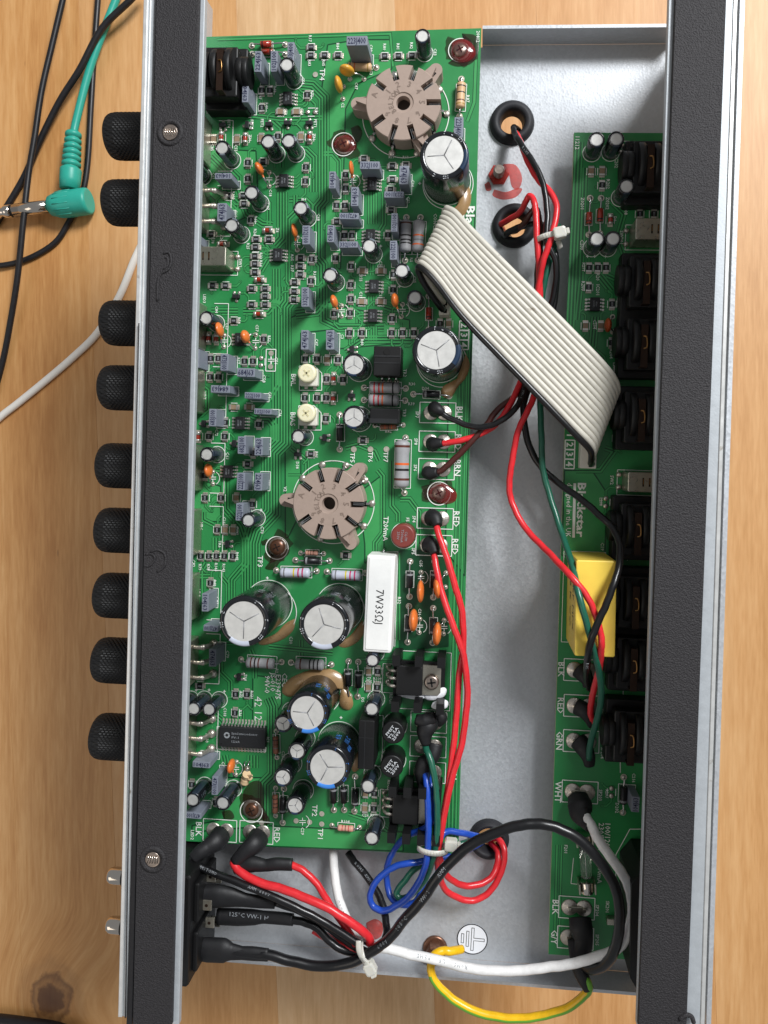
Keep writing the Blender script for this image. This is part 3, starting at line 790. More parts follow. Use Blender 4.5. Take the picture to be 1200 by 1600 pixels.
EL = {}
def elec(b, px, py, h=52, r=12, style='grey', sa=60, name='electrolytic_capacitor', label=None, base=False, silk=True, lean=(0, 0)):
    """can capacitor; (px,py) is the photo position of its top"""
    c = W(px, py, 0 if base else h); c = Vector((c.x, c.y, 0))
    key = (h, r, style, sa)
    seg = 24 if r < 16 else 48
    if key not in EL:
        st = {'grey': 'stripe_grey', 'white': 'stripe_white', 'blue': 'stripe_blue', 'steel': 'stripe_steel', 'dim': 'stripe_dim'}[style]
        half = 1 if seg == 24 else 3
        ci = int(sa / 360 * seg) % seg
        def am(i, k):
            d = min((i - ci) % seg, (ci - i) % seg)
            return st if d <= half and k >= 3 else 'sleeve'
        e = min(2.6, r * 0.12)
        ri = r * (0.74 if r < 16 else 0.79)
        prof = [(r * 0.94, 0.4), (r, 2), (r, 4.5), (r * 0.955, 6.5), (r, 8.5), (r, h - e * 1.4), (r - e * 0.35, h - e * 0.4), (r - e, h), (ri, h - 0.15), (ri - 0.3, h - 1.0)]
        mb = MB(); mb.lathe(prof, seg, 'sleeve', amat=am, cap=False)
        top = MB(); top.disc((0, 0), ri, h - 0.8, 'alu', seg)
        if r >= 14:
            t0 = random.uniform(0, 6.28)
            for k in range(3):
                a = t0 + k * 2.094
                top.tube([(0, 0, h - 0.8), (ri * 0.86 * math.cos(a), ri * 0.86 * math.sin(a), h - 0.8)], [0.9, 0.7] if r > 25 else [0.6, 0.5], 'score', 4)
        else:
            top.ring((0, 0), ri * 0.9, 0.5, h - 0.7, 'score', 20)
        EL[key] = (mb.mesh(name), top.mesh('can_top'))
    if r < 25 and len(EL[key]) == 2:
        pr = MB()
        for a_, t_ in ((-35, '47u 25V'), (-75, 'CD263'), (10, '105°C')):
            vs2, fs2, w2 = glyphs(t_); sz = r * 0.42; out = []
            for x, y in vs2:
                q = R(a_) - y * sz / r; out.append(((r + .2) * math.cos(q), (r + .2) * math.sin(q), h * .55 - x * h * .6 / w2))
            pr.add(out, fs2, 'print_dim')
        for k_ in range(7):
            q = R(sa + 70 + k_ * 36); pr.text('-8=cu0V'[k_], (r * .86 * math.cos(q), r * .86 * math.sin(q)), r * .2, math.degrees(q) - 90, h - .12, 'print_grey')
        EL[key] = EL[key] + (pr.mesh('lettering'),)
    if r > 25 and key[0] and len(EL[key]) == 2:
        pr = MB(); pm = 'print_blue' if style == 'blue' else 'print_white'
        for a_, t_ in ((sa + 60, '470'), (sa + 85, 'u'), (sa + 105, 'F'), (sa + 160, '0'), (sa - 70, '105'), (sa - 100, 'C')):
            q = R(a_); rr = r * 0.9
            pr.text(t_, (rr * math.cos(q), rr * math.sin(q)), r * 0.12, a_ - 90, h - 0.05, pm, 0.01)
        for a_, t_, f_ in ((35, '400V', .72), (50, '105°C', .55), (75, '47uF', .62)):
            vs2, fs2, w2 = glyphs(t_); sz = r * 0.24
            out = []
            for x, y in vs2:
                q = R(a_) - y * sz / r; out.append(((r + .25) * math.cos(q), (r + .25) * math.sin(q), h * f_ - x * sz * 0.8))
            pr.add(out, fs2, pm if style == 'blue' else 'print_grey')
        EL[key] = EL[key] + (pr.mesh('lettering'),)
    o = link(name, EL[key][0], PAR[b], c, RB + R(random.uniform(-6, 6)) if r < 16 else RB)
    sub('can_top', EL[key][1], o)
    if len(EL[key]) > 2: sub('lettering', EL[key][2], o)
    if lean != (0, 0): o.rotation_euler = (R(lean[0]), R(lean[1]), RB)
    if label: tag(o, label)
    if silk:
        SILK[b].ring(c, r + 1.6, 1.1, ZS + 0.03, 'silk', 40)
    return o

def film(b, px, py, w, l, t, rot, h=42, outline=True, m='film'):
    c = W(px, py, h); k = sc_(h); w *= k; l *= k
    c = Vector((c.x, c.y, 0))
    mb = MB(); mb.box(-w / 2, -l / 2, 0.6, w / 2, l / 2, h, m, ch=0.7)
    o = link('film_capacitor', mb.mesh('film_capacitor'), PAR[b], c, RB + R(random.uniform(-1.5, 1.5)))
    if t:
        tx = MB(); L_ = max(w, l)
        tx.text(t, (0, 0), min(w, l) * 0.62, rot, h + 0.25, 'print_navy', 0.012, width=L_ * 0.86)
        sub('lettering', tx, o)
    if outline:
        e = 1.6
        Q = [c + ch(sx * (w / 2 + e), sy * (l / 2 + e)) for sx, sy in ((-1, 1), (1, 1), (1, -1), (-1, -1))]
        for i in range(4): SILK[b].strip(Q[i], Q[(i + 1) % 4], 1.0, ZS, 'silk')
    return o

def soic8_mesh():
    mb = MB(); mb.box(-7.4, -10.2, 1.2, 7.4, 10.2, 8.6, 'ic_black', ch=0.9)
    mb.disc((-4.8, 7.6), 1.0, 8.75, 'dark_hole', 10)
    for s in (-1, 1):
        for k in range(4):
            y = -7.6 + k * 5.1
            x0, x1, x2 = 7.4, 10.2, 14
            mb.box(min(s * x0, s * x1), y - 1.1, 3.6, max(s * x0, s * x1), y + 1.1, 4.8, 'smd_end')
            mb.box(min(s * x1, s * x2), y - 1.1, 0.6, max(s * x1, s * x2), y + 1.1, 1.9, 'smd_end')
            mb.box(min(s * (x1 - .6), s * (x1 + .7)), y - 1.1, 0.6, max(s * (x1 - .6), s * (x1 + .7)), y + 1.1, 4.8, 'smd_end')
    return mb.mesh('chip')
SO8 = soic8_mesh()
def soic(b, px, py):
    c = W(px, py, 8); o = link('integrated_circuit', SO8, PAR[b], (c.x, c.y, 0), RB)
    for s in (-1, 1):
        for k in range(4):
            p = c + ch(s * 13, -7.6 + k * 5.1); SILK[b].disc(p, 2.0, 0.9, 'pad', 8)
            if random.random() < 0.5:
                q = p + ch(s * random.uniform(5, 10), 0); q2 = q + ch(s * 5, random.choice((-5, 5)))
                for w_, m_, z_ in ((3.6, 'mask_dark', ZTR), (2.2, 'mask_light', ZTR + 0.1)): TR[b].path([p, q, q2], w_, z_, m_)
    tx = MB()
    for k in range(2): tx.text(('4560', '2114D')[k], (0, 0), 2.6, -90, 8.8, 'print_grey', M=Matrix.Translation((2 - k * 4, 0, 0)))
    sub('lettering', tx, o)
    return o

def smd_mesh(body, end):
    mb = MB()
    mb.box(-4.2, -3.9, 0.5, 4.2, 3.9, 4.2, body)
    for s in (-1, 1):
        a, c_ = (s * 4.2, s * 6.4)
        mb.box(min(a, c_), -4.1, 0.5, max(a, c_), 4.1, 4.5, end)
        mb.box(min(s * 6.4, s * 8.2), -3.9, 0.4, max(s * 6.4, s * 8.2), 3.9, 1.9, 'tin', taper=0.4)
    if body == 'smd_black':
        mb.box(-2.6, -1.4, 4.2, -1.6, 1.4, 4.35, 'print_grey'); mb.box(-0.6, -1.4, 4.2, 0.4, 1.4, 4.35, 'print_grey'); mb.box(1.2, -1.4, 4.2, 2.4, 1.4, 4.35, 'print_grey')
    return mb.mesh('chip')
SR = smd_mesh('smd_black', 'smd_end'); SCp = smd_mesh('smd_tan', 'smd_end')
def smd(b, px, py, o='H', kind='r'):
    c = W(px, py, 4); c.z = 0
    rz = RB + (math.pi / 2 if o == 'V' else 0) + R(random.uniform(-2.5, 2.5))
    if kind != 'p':
        link('chip_resistor' if kind == 'r' else 'chip_capacitor', SR if kind == 'r' else SCp, PAR[b], c, rz)
    ux = ch(1, 0) if o == 'H' else ch(0, 1); uy = ch(0, 1) if o == 'H' else ch(-1, 0)
    for s in (-1, 1):
        SILK[b].strip(c + uy * s * 6.4 - ux * 5.6, c + uy * s * 6.4 + ux * 5.6, 1.1, ZS, 'silk')
        p = c + ux * s * 5.8
        if kind == 'p': SILK[b].dome(p, 4, 2.2, 'tin', 10, 0.9)
        else: SILK[b].strip(p - uy * 4.2, p + uy * 4.2, 6, 0.9, 'pad')
        if random.random() < 0.62:
            dirs = ux * s if random.random() < 0.7 else uy * random.choice((-1, 1))
            q = p + dirs * random.uniform(7, 13); d2 = (dirs + (uy if dirs == ux * s else ux) * random.choice((-1, 1)))
            q2 = q + d2 * random.uniform(3, 8); q3 = q2 + (d2 - dirs) * random.uniform(0, 8)
            for w_, m_, z_ in ((3.8, 'mask_dark', ZTR), (2.3, 'mask_light', ZTR + 0.1)): TR[b].path([p, q, q2, q3], w_, z_, m_)
            if random.random() < 0.5:
                TR[b].disc(q3, 2.5, ZTR + 0.16, 'mask_dark', 10); TR[b].disc(q3, 1.8, ZTR + 0.22, 'mask_light', 10); TR[b].disc(q3, 0.7, ZTR + 0.28, 'dark_hole', 8)

def melf_mesh():
    mb = MB(); M = Matrix.Translation((0, 0, 4.2)) @ Matrix.Rotation(R(90), 4, 'Y')
    mb.lathe([(3.6, -4.6), (3.7, -4), (3.7, 2), (3.6, 4.6)], 14, 'glass_red', M, amat=lambda i, k: 'diode_black' if k == 2 else 'glass_red')
    for s in (-1, 1): mb.lathe([(4.0, s * 4.4 - 1.8 + (1.8 if s > 0 else -1.8) * 0), (4.2, s * 6.2), (3.6, s * 7.6)] if s > 0 else [(3.6, -7.6), (4.2, -6.2), (4.0, -4.2)], 14, 'smd_end', M)
    return mb.mesh('melf')
ME = melf_mesh()
def melf(b, px, py, o='H'):
    c = W(px, py, 4); c.z = 0
    link('glass_diode', ME, PAR[b], c, RB + (math.pi / 2 if o == 'V' else 0))
    ux = ch(1, 0) if o == 'H' else ch(0, 1)
    for s in (-1, 1):
        SILK[b].strip(c + ux * s * 7 - ux * 3.4, c + ux * s * 7 + ux * 3.4, 8, 0.9, 'pad')
    uy = ch(0, 1) if o == 'H' else ch(1, 0)
    for s in (-1, 1): SILK[b].strip(c + uy * s * 6.4 - ux * 6, c + uy * s * 6.4 + ux * 6, 1, ZS, 'silk')

def sot_mesh():
    mb = MB(); mb.box(-5.6, -3.2, 1, 5.6, 3.2, 7, 'ic_black', ch=0.6)
    for (x, y) in ((-4, -6), (4, -6), (0, 6)):
        mb.box(x - 1.6, min(y, y * 0.45), 0.6, x + 1.6, max(y, y * 0.45), 2.2, 'smd_end')
        mb.dome((x, y * 1.1), 2.8, 2, 'tin', 8, 0.3)
    return mb.mesh('sot')
ST = sot_mesh()
def sot(b, px, py, rz=0):
    c = W(px, py, 5); link('chip_transistor', ST, PAR[b], (c.x, c.y, 0), RB + R(rz))

def axial(b, p0, p1, body, ln, dia, m, bands=(), name='resistor', shape='bone', outline=True, pad=5.0, label=None, lead_up=None):
    """leaded part: pads p0,p1 (photo), body centre (photo)"""
    z = dia / 2 + 2
    A, B_ = W(*p0), W(*p1); C = W(*body, z)
    d = (B_ - A); d.z = 0; d.normalize(); rz = math.atan2(d.y, d.x)
    hl = ln / 2; r = dia / 2
    M = Matrix.Translation((0, 0, z)) @ Matrix.Rotation(R(90), 4, 'Y')
    mb = MB()
    # rings along the body
    zs = [-hl, -hl + 0.05 * ln, -hl + 0.12 * ln, -hl + 0.22 * ln, -hl + 0.28 * ln]
    zs += [-z_ for z_ in zs[::-1]]
    def rad(x):
        u = abs(x) / hl
        if shape == 'flat': return r
        if u > 0.99: return r * 0.55
        if u > 0.88: return r * (0.98 if shape == 'bone' else 0.94)
        if u > 0.5: return r
        return r * (0.93 if shape == 'bone' else 1.0)
    cuts = sorted(set([round(v_, 3) for v_ in zs] + [round(-hl + ln * f + e, 3) for (f, _) in bands for e in (-ln * 0.024, ln * 0.024)]))
    if shape == 'flat': cuts = sorted(set([-hl, hl] + [round(-hl + ln * f + e, 3) for (f, _) in bands for e in (-ln * 0.06, ln * 0.06)]))
    prof = [(rad(x), x) for x in cuts]
    def am(i, k):
        mid = (prof[k][1] + prof[k + 1][1]) / 2
        for (f, c) in bands:
            if abs(mid - (-hl + ln * f)) < ln * (0.06 if shape == 'flat' else 0.0241): return c
        return m
    mb.lathe(prof, 18, m, M, amat=am)
    loc = Vector((C.x, C.y, 0))
    o = link(name, mb.mesh(name), PAR[b], loc, rz)
    inv = Matrix.Rotation(-rz, 3, 'Z')
    for P, s in ((A, -1), (B_, 1)):
        q = inv @ (P - loc); lm = MB()
        pts = [(s * (hl - 1), 0, z), (s * (hl + abs(abs(q.x) - hl) * 0.55), q.y * 0.6, z), (q.x - s * 1.0, q.y, z - 1.5), (q.x, q.y, z * 0.45), (q.x, q.y, -2)]
        lm.tube(smooth_path(pts, 4), 1.25, 'steel_lead', 8)
        sub('lead', lm, o)
        SILK[b].disc(P, pad, 0.9, 'pad', 18); SILK[b].dome(P, pad * 0.7, pad * 0.5, 'tin', 12, 0.9)
    if outline:
        u = d; v = Vector((-d.y, d.x, 0)); Q = [loc + u * sx * (hl + 1) + v * sy * (r + 1) for sx, sy in ((-1, -1), (1, -1), (1, 1), (-1, 1))]
        for i in range(4): SILK[b].strip(Q[i], Q[(i + 1) % 4], 1.0, ZS, 'silk')
    if label: tag(o, label)
    return o
def diode(b, p0, p1, body, ln=25, dia=11, m='diode_black', band=0.82, name='diode', bm='diode_band'):
    return axial(b, p0, p1, body, ln, dia, m, [(band, bm)], name, 'flat')

def disc(b, px, py, w, l, rot, m, leads, z=24, th=None, label=None):
    """ceramic disc seen nearly edge-on; leads to two photo pads"""
    c = W(px, py, z); k = sc_(z); w *= k; l *= k
    mb = MB()
    M = Matrix.Rotation(R(rot), 4, 'Z')
    prof = []
    seg = 20
    pts = []
    vs0 = [(math.cos(R(-90 + 180 * i / 10)), math.sin(R(-90 + 180 * i / 10))) for i in range(11)]
    mb.lathe([(max(0.0, a), b_) for a, b_ in vs0], seg, m, M @ Matrix.Diagonal((w / 2, l / 2, (th or max(w, l) * 0.62), 1)), cap=False)
    o = link('ceramic_capacitor', mb.mesh('ceramic_capacitor'), PAR[b], c, RB)
    for (ax, ay) in leads:
        P = W(ax, ay); q = Matrix.Rotation(-RB, 3, 'Z') @ (P - c)
        st = Vector((q.x * 0.22, q.y * 0.3, -max(w, l) * 0.35))
        if st.length < 1: st = Vector((0, 0, -4))
        lm = MB(); lm.tube(smooth_path([st * 0.6, st, Vector((q.x * 0.75, q.y * 0.85, q.z * 0.45)), Vector((q.x, q.y, q.z * 0.8)), Vector((q.x, q.y, q.z - 1))], 4), [2.2] * 4 + [1.6] * 4 + [1.1] * 9, 'steel_lead', 8, amat=lambda k_, i: m if i < 6 else 'steel_lead')
        sub('lead', lm, o)
        padring(b, ax, ay, 3.8)
    if label: tag(o, label)
    return o

# ------------------------------------------------------------------ valve sockets
def valve_socket(px, py, h, r, ears, label):
    c = W(px, py, h); c.z = 0
    mb = MB()
    def P(rad, deg, z): return (rad * math.cos(R(deg)), rad * math.sin(R(deg)), z)
    slots = [k * 36 for k in range(10) if k != 5]
    # outer crown in sectors between the slots, cut from slot inner radius
    ri, hole = r * 0.60, r * 0.19
    hw = 4.7
    n = 120
    # core
    mb.lathe([(ri + 1, 6), (ri + 1, h - 0.03)], 60, 'socket', cap=False); mb.lathe([(ri + 1, h - 0.03), (hole + 5, h - 0.03), (hole + 4, h - 1.6), (hole, h - 2), (hole - 1, h - 14)], 60, 'socket', cap=False, smooth=False)
    for i, s0 in enumerate(slots):
        s1 = slots[(i + 1) % 9] + (360 if i == 8 else 0)
        top, inn = [], []
        m_ = 10 if s1 - s0 < 50 else 20
        g_o = math.degrees(math.asin(hw / r)); g_i = math.degrees(math.asin(hw / ri))
        for k in range(m_ + 1):
            f = k / m_
            top.append((r, s0 + g_o + (s1 - s0 - 2 * g_o) * f)); inn.append((ri, s0 + g_i + (s1 - s0 - 2 * g_i) * f))
        e = 1.2
        lo = [P(a, d, 6) for a, d in top]; hi0 = [P(a, d, h - e) for a, d in top]; hi1 = [P(a - e, d, h) for a, d in top]
        il = [P(a, d, 6) for a, d in inn]; ih = [P(a, d, h) for a, d in inn]
        N = m_ + 1; vs_ = lo + hi0 + hi1 + ih + il
        fs = []
        for k in range(m_):
            for q in range(4): fs.append((q * N + k, q * N + k + 1, (q + 1) * N + k + 1, (q + 1) * N + k))
        fs.append((0, N, 2 * N, 3 * N, 4 * N)); fs.append((5 * N - 1, 4 * N - 1, 3 * N - 1, 2 * N - 1, N - 1))
        mb.add(vs_, fs, 'socket')
    mb.lathe([(r * 0.97, 0.5), (r * 0.97, 6.5)], 60, 'socket', cap=True)
    o = link('valve_socket', mb.mesh('valve_socket'), main, c, RB)
    tag(o, label)
    for s0 in slots:
        m2 = MB(); Mx = Matrix.Rotation(R(s0), 4, 'Z')
        m2.box(ri + 1.6, -hw, 6, r * 0.98, hw, 9, 'dark_hole', M=Mx); m2.box(ri + 4, -1.2, 9, r * 0.96, -0.3, h - 8, 'steel_lead', M=Mx); m2.box(ri + 4, 1.4, 9, r * 0.96, 2.3, h - 8, 'steel_lead', M=Mx)
        m2.box(r * 0.98, -1.6, 0.5, r * 1.06, 1.8, 12, 'steel_lead', M=Mx)
        m2.dome(tuple(Mx @ Vector((r * 1.12, 0, 0)))[:2], 6, 4, 'tin', 12, 0.4)
        sub('contact_pin', m2, o)
    for k, a in enumerate(ears):
        m2 = MB(); Mx = Matrix.Rotation(R(a), 4, 'Z')
        prof = [(r * 0.9, -13), (r * 1.22, -10)] + [(r * 1.26 + 10 * math.cos(R(t)), 10 * math.sin(R(t))) for t in range(-80, 81, 20)] + [(r * 1.22, 10), (r * 0.9, 13)]
        m2.prism(prof, 0.6, h * 0.72, 'socket', Mx)
        m2.prism([(r * 0.78, -7), (r * 0.95, -6), (r * 1.28, 0), (r * 0.95, 6), (r * 0.78, 7)], h * 0.72, h * (0.98 if k == 1 else 0.9), 'socket', Mx)
        m2.prism([(r * 1.02, -4), (r * 1.2, -4.4), (r * 1.2, -1.2), (r * 1.02, -1.2)], h * 0.72, h * 0.73 + 0.2, 'dark_hole', Mx)
        sub('mounting_ear', m2, o)
    m2 = MB()
    for d, t in ((144, '1'), (108, '2'), (72, '3'), (36, '4'), (0, '5'), (-36, '6'), (-72, '7'), (-108, '8'), (-144, '9'), (165, 'A')):
        q = P(r * (0.5 if t != 'A' else 0.8), d, 0); m2.text(t, q, 8.4, d - 90 if t != 'A' else 75, h + 0.35, 'socket_relief_shade', 0.02)
    for i, t in enumerate('BELTON'):
        d = 222 - i * 20; q = P(r * 0.335, d, 0); m2.text(t, q, 7.2, d - 90, h + 0.35, 'socket_relief_shade', 0.02)
    sub('lettering', m2, o)
    m2 = MB(); m2.cyl(0, 0, 0.6, 3, hole, 'dark_hole', 20); sub('centre_hole', m2, o)
    SILK['m'].ring(c, r * 1.19, 1.3, ZS, 'silk', 90)
    return o
valve_socket(630, 160, 42, 57, (49, 177, -62), 'upper beige valve socket beside the topmost big capacitor')
valve_socket(513, 787, 42, 55, (51, 178, -61), 'lower beige valve socket in the middle of the board')

# ------------------------------------------------------------------ electrolytic capacitors
for t in [(448, 101), (347, 231), (419, 221), (451, 220), (393, 301), (362, 352), (470, 325), (516, 430), (577, 384), (628, 423)]:
    elec('m', *t, 52, 12, random.choice(('grey', 'dim', 'grey')), random.choice((20, 60, 330, 280)))
elec('m', 648, 465, 40, 12, 'dim', 90)
for t in [(322, 497), (466, 682), (323, 710), (388, 813)]:
    elec('m', *t, 50, 11.5, 'dim', 0)
elec('m', 318, 276, 50, 12, 'grey', 60, base=True)
elec('m', 660, 56, 52, 11.5, 'dim', 270)
for t in [(553, 570), (553, 652)]: elec('m', *t, 58, 18, 'steel', 262)
elec('m', 694, 242, 110, 35, 'steel', 345, label='topmost big silver-topped capacitor, beside the upper valve socket')
elec('m', 682, 547, 105, 35, 'steel', 350, label='big silver-topped capacitor just below the ribbon cable')
elec('m', 381, 971, 135, 36.5, 'white', 260, label='big silver-topped capacitor nearest the black taped front rail')
elec('m', 506, 976, 130, 36.5, 'white', 268, label='big silver-topped capacitor beside the white cement resistor')
elec('m', 480, 1114, 96, 31.5, 'blue', 278, label='upper of the two blue-striped capacitors')
elec('m', 512, 1199, 98, 33, 'blue', 268, label='lower of the two blue-striped capacitors')
for t in [(442, 1131, 58, 14), (464, 1174, 58, 14.5), (442, 1215, 58, 15), (461, 1259, 58, 15)]: elec('m', *t, 'steel', 265)
for t in [(348, 1255), (301, 1250)]: elec('m', *t, 55, 12, 'dim', 60)
for t in [(299, 1092), (320, 1092), (343, 1093)]: elec('m', *t, 50, 11.5, 'dim', 40, base=True)
elec('m', 582, 1032, 48, 11, 'dim', 60)
for t in [(581, 1108), (575, 1229), (581, 1310)]: elec('m', *t, 52, 12, 'dim', 60)
for t in [(932.5, 218), (963, 217), (979, 291), (933, 373), (958, 373)]: elec('r', *t, 52, 12, 'dim', 280)
for px, py, t in ((680, 520, None),): pass
# glue and plus marks
for (px, py) in ((418, 903), (472, 682), (365, 500), (408, 797), (327, 1220), (371, 1222), (533, 1121), (656, 287), (595, 385), (624, 448), (929, 401), (918, 401), (946, 401), (307, 1078), (327, 1078), (351, 1080)):
    SILK['m' if px < 800 else 'r'].text('+', W(px, py), 6, math.degrees(RB), ZS + 0.07, 'silk', 0.03)
splat([(718, 300), (728, 286), (736, 300), (734, 322), (722, 340), (706, 344), (702, 334), (714, 322)], 0.3, 'glue', main, 'glue', 7)
splat([(728, 552), (734, 570), (728, 590), (716, 604), (704, 622), (690, 618), (692, 604), (712, 596), (722, 576)], 0.3, 'glue', main, 'glue', 8)
splat([(462, 966), (458, 985), (440, 1000), (412, 1008), (404, 1002), (430, 990), (446, 974)], 0.3, 'glue', main, 'glue', 4)
splat([(566, 968), (570, 985), (560, 1002), (540, 1012), (528, 1006), (548, 992)], 0.3, 'glue', main, 'glue', 4)
splat([(442, 1070), (460, 1056), (490, 1046), (520, 1046), (540, 1060), (544, 1076), (534, 1072), (512, 1062), (480, 1068), (458, 1088), (442, 1084)], 0.3, 'glue', main, 'glue', 9)
splat([(534, 1070), (546, 1080), (552, 1100), (544, 1110), (530, 1100)], 0.3, 'glue', main, 'glue', 6)
splat([(556, 1168), (566, 1180), (562, 1200), (552, 1206), (548, 1190)], 0.3, 'glue', main, 'glue', 6)
def fuse_can(px, py, label=None):
    h, r = 46, 17.5; c = W(px, py, h); c.z = 0
    mb = MB(); mb.lathe([(r, 0.5), (r, h - 2), (r - 0.6, h - .6), (r - 2, h)], 36, 'black_plastic')
    o = link('fuse', mb.mesh('fuse'), main, c, R(52))
    m2 = MB()
    for y, t, w in ((5.5, 'FMST', 18), (-0.5, 'T2.5A', 22), (-6.5, '250V', 18)): m2.text(t, (0, y), 4.2, 0, h + 0.25, 'print_white', 0.01, w)
    sub('lettering', m2, o)
    sring('m', px + 3, py - 12, r + 2)
fuse_can(614, 1145); fuse_can(612, 1198)

# ------------------------------------------------------------------ film capacitors
F = [(403, 96, 11, 33, '224J63', 90), (428, 95.5, 11, 33, '102J100', 90), (454, 82, 11, 33, '103J400', 90), (383, 144.5, 10, 31, '104J63', -90),
     (348.5, 275, 27, 10, '104J63', 180), (346.5, 331.5, 15, 29, '474J63', 90), (519, 281, 10.5, 27, '104J63', 90), (478, 367, 12, 30, '332J100', -90),
     (516.5, 365, 11, 27, '104J63', -90), (476.5, 464, 12, 31, '332J100', 90), (577.5, 258, 31, 12, '332J100', 0), (554, 307, 12, 30, '104J63', 90),
     (631, 273.5, 15, 29, '474J63', -90), (615.5, 304, 31, 10, '223J100', 180), (545, 337.5, 31, 10, '472J100', 180), (544, 382, 30, 10, '332J100', 0),
     (616, 347.5, 10, 29, '102J100', 90), (614.5, 391, 11, 30, '122J100', -90), (350.5, 566, 13, 27, '473J100', -90), (384, 582, 29, 14, '684J63', 0),
     (344, 608, 31, 12, '684J63', 180), (395, 618, 27, 10, '222J100', 0), (410.5, 643, 28, 9, '102J100', 0), (332, 652.5, 12, 28, '683J100', 90),
     (305, 560, 13, 30, None, 90), (476, 531, 12, 31, '474J63', 90), (515.5, 531, 13, 31, '474J63', 90), (377.5, 695.5, 13, 28, '682J100', 90),
     (404, 698, 13, 28, '224J63', 90), (376, 752.5, 13, 28, '222J100', 90), (403.5, 753, 13, 28, '224J63', -90), (374, 800, 12, 28, '222J100', 90),
     (320.5, 941.5, 11, 29, '104J63', -90), (329, 982, 24, 10, '472J100', 180), (332, 1028, 12, 28, '474J63', -90), (314.5, 1195, 29, 10, '104J63', 0),
     (335.5, 1228, 10, 30, '473J100', -90), (302, 1274.5, 26, 10, '473J100', 180), (304, 373, 14, 14, None, 0)]
for f in F: film('m', *f)
film('m', 557.5, 63.5, 33, 15, '223J400', 0, 60)
film('m', 716.5, 199, 14, 32, '223J400', -90, 46)
film('r', 993, 1257, 12, 24, '104J63', 90, 40)

# ------------------------------------------------------------------ chips
for p in [(449, 153), (443, 282), (433.6, 398), (581, 287), (578.6, 368), (584, 447), (582, 493), (374, 530), (374.4, 661), (355.6, 737)]: soic('m', *p)
soic('r', 930, 475)
c = W(378, 1153, 12); c.z = 0
mb = MB(); mb.box(-37.5, -16, 1.5, 37.5, 16, 12, 'ic_black', ch=1.2); mb.disc((-33.5, -11.5), 1.6, 12.15, 'dark_hole', 12)
big = link('integrated_circuit', mb.mesh('integrated_circuit'), main, c, RB); tag(big, 'wide black chip with two long rows of pins')
for s in (-1, 1):
    for k in range(14):
        x = -34 + k * 5.23; pm = MB()
        pm.box(x - 1.1, min(s * 16, s * 18.8), 5.5, x + 1.1, max(s * 16, s * 18.8), 6.8, 'smd_end'); pm.box(x - 1.1, min(s * 18.4, s * 19.6), 0.8, x + 1.1, max(s * 18.4, s * 19.6), 6.8, 'smd_end')
        pm.box(x - 1.1, min(s * 19.6, s * 24), 0.8, x + 1.1, max(s * 19.6, s * 24), 2.0, 'smd_end'); sub('pin', pm, big)
        SILK['m'].strip(c + ch(x, s * 19), c + ch(x, s * 26), 3.0, 0.9, 'pad')
m2 = MB(); m2.text('SpinSemiconductor', (4, 6.5), 3.6, 0, 12.25, 'print_grey', 0, 42); m2.text('FV-1', (-11, 0), 3.4, 0, 12.25, 'print_grey', 0, 11); m2.text('1226A', (-10, -6.5), 3.4, 0, 12.25, 'print_grey', 0, 13)
m2.ring((-24.5, 3), 3.6, 2.6, 12.25, 'print_grey', 30, 20, 190); m2.ring((-24.5, 3), 3.6, 2.6, 12.25, 'print_grey', 30, 200, 370)
sub('lettering', m2, big)
srect('m', 339, 1137, 416, 1172)

RH = [(486, 73), (485.6, 86), (507, 85.6), (528, 85.6), (367, 172.4), (411, 252), (601, 87), (622.4, 86.6), (643.6, 86), (568.6, 248), (613, 259), (634, 258), (356, 306), (380, 305.6), (381, 318), (330, 365.6), (420, 373.6), (400, 373.6), (399, 386), (398, 400), (398, 412), (398, 425), (332, 446), (352, 446), (393, 450.6), (414, 450.6), (414, 462.6), (393, 475.6), (414, 475.6), (469.6, 403), (469, 416), (469, 429), (460, 441), (459.4, 455), (459, 467.6), (526, 346), (613, 280), (610, 296), (611, 328), (365, 501), (386.6, 725), (485.6, 709), (540, 868), (567, 688), (312, 1072)]
RV = [(409, 141), (421.6, 141), (409, 168), (480, 148), (434, 213), (387, 254), (478, 261), (387, 279), (477, 283), (392, 343.6), (487, 405), (486, 439), (526, 321), (539, 321), (524, 403), (540, 273), (540, 294), (538, 368), (550, 368), (548.6, 416), (615, 429), (548, 445), (548, 467), (614, 453), (606, 367), (382, 564.4), (395, 564.4), (412, 530), (329, 560), (341, 560), (328, 589), (341, 589), (351.6, 660), (404, 663), (351, 682), (326, 682), (477, 561), (495, 561), (528, 562), (510, 592), (535.6, 593), (476.4, 621.6), (495.4, 621.6), (509.6, 621.6), (509, 654), (522, 490), (547, 489), (546, 520), (565.6, 520), (612.4, 498), (612, 520), (629, 520), (646.4, 520), (687.6, 505.6), (395, 708), (394, 788), (320, 778), (345, 778), (339, 828), (313.6, 869), (326, 869), (338, 869), (350.4, 869), (363.6, 869), (320, 743), (328.6, 911), (368, 1085), (385.6, 1085), (590, 1049), (589.4, 1074), (367, 1114), (299.6, 1226), (337, 1254), (585, 1240), (584, 1263.6)]
CH = [(333.6, 173), (438, 174), (463, 174), (566, 423), (595, 423), (565, 471), (595, 471), (365, 636), (389, 636)]
CV = [(333.6, 217), (370, 217), (408, 215), (470, 213), (511, 562), (369, 778), (351.6, 828), (364, 828), (576, 1049), (575.6, 1074), (571, 1240), (570, 1263.6), (701, 505.6)]
for p in RH: smd('m', *p, 'H')
for p in RV: smd('m', *p, 'V')
for p in CH: smd('m', *p, 'H', 'c')
for p in CV: smd('m', *p, 'V', 'c')
smd('m', 486, 174, 'H', 'p'); smd('m', 407, 565, 'V', 'p')
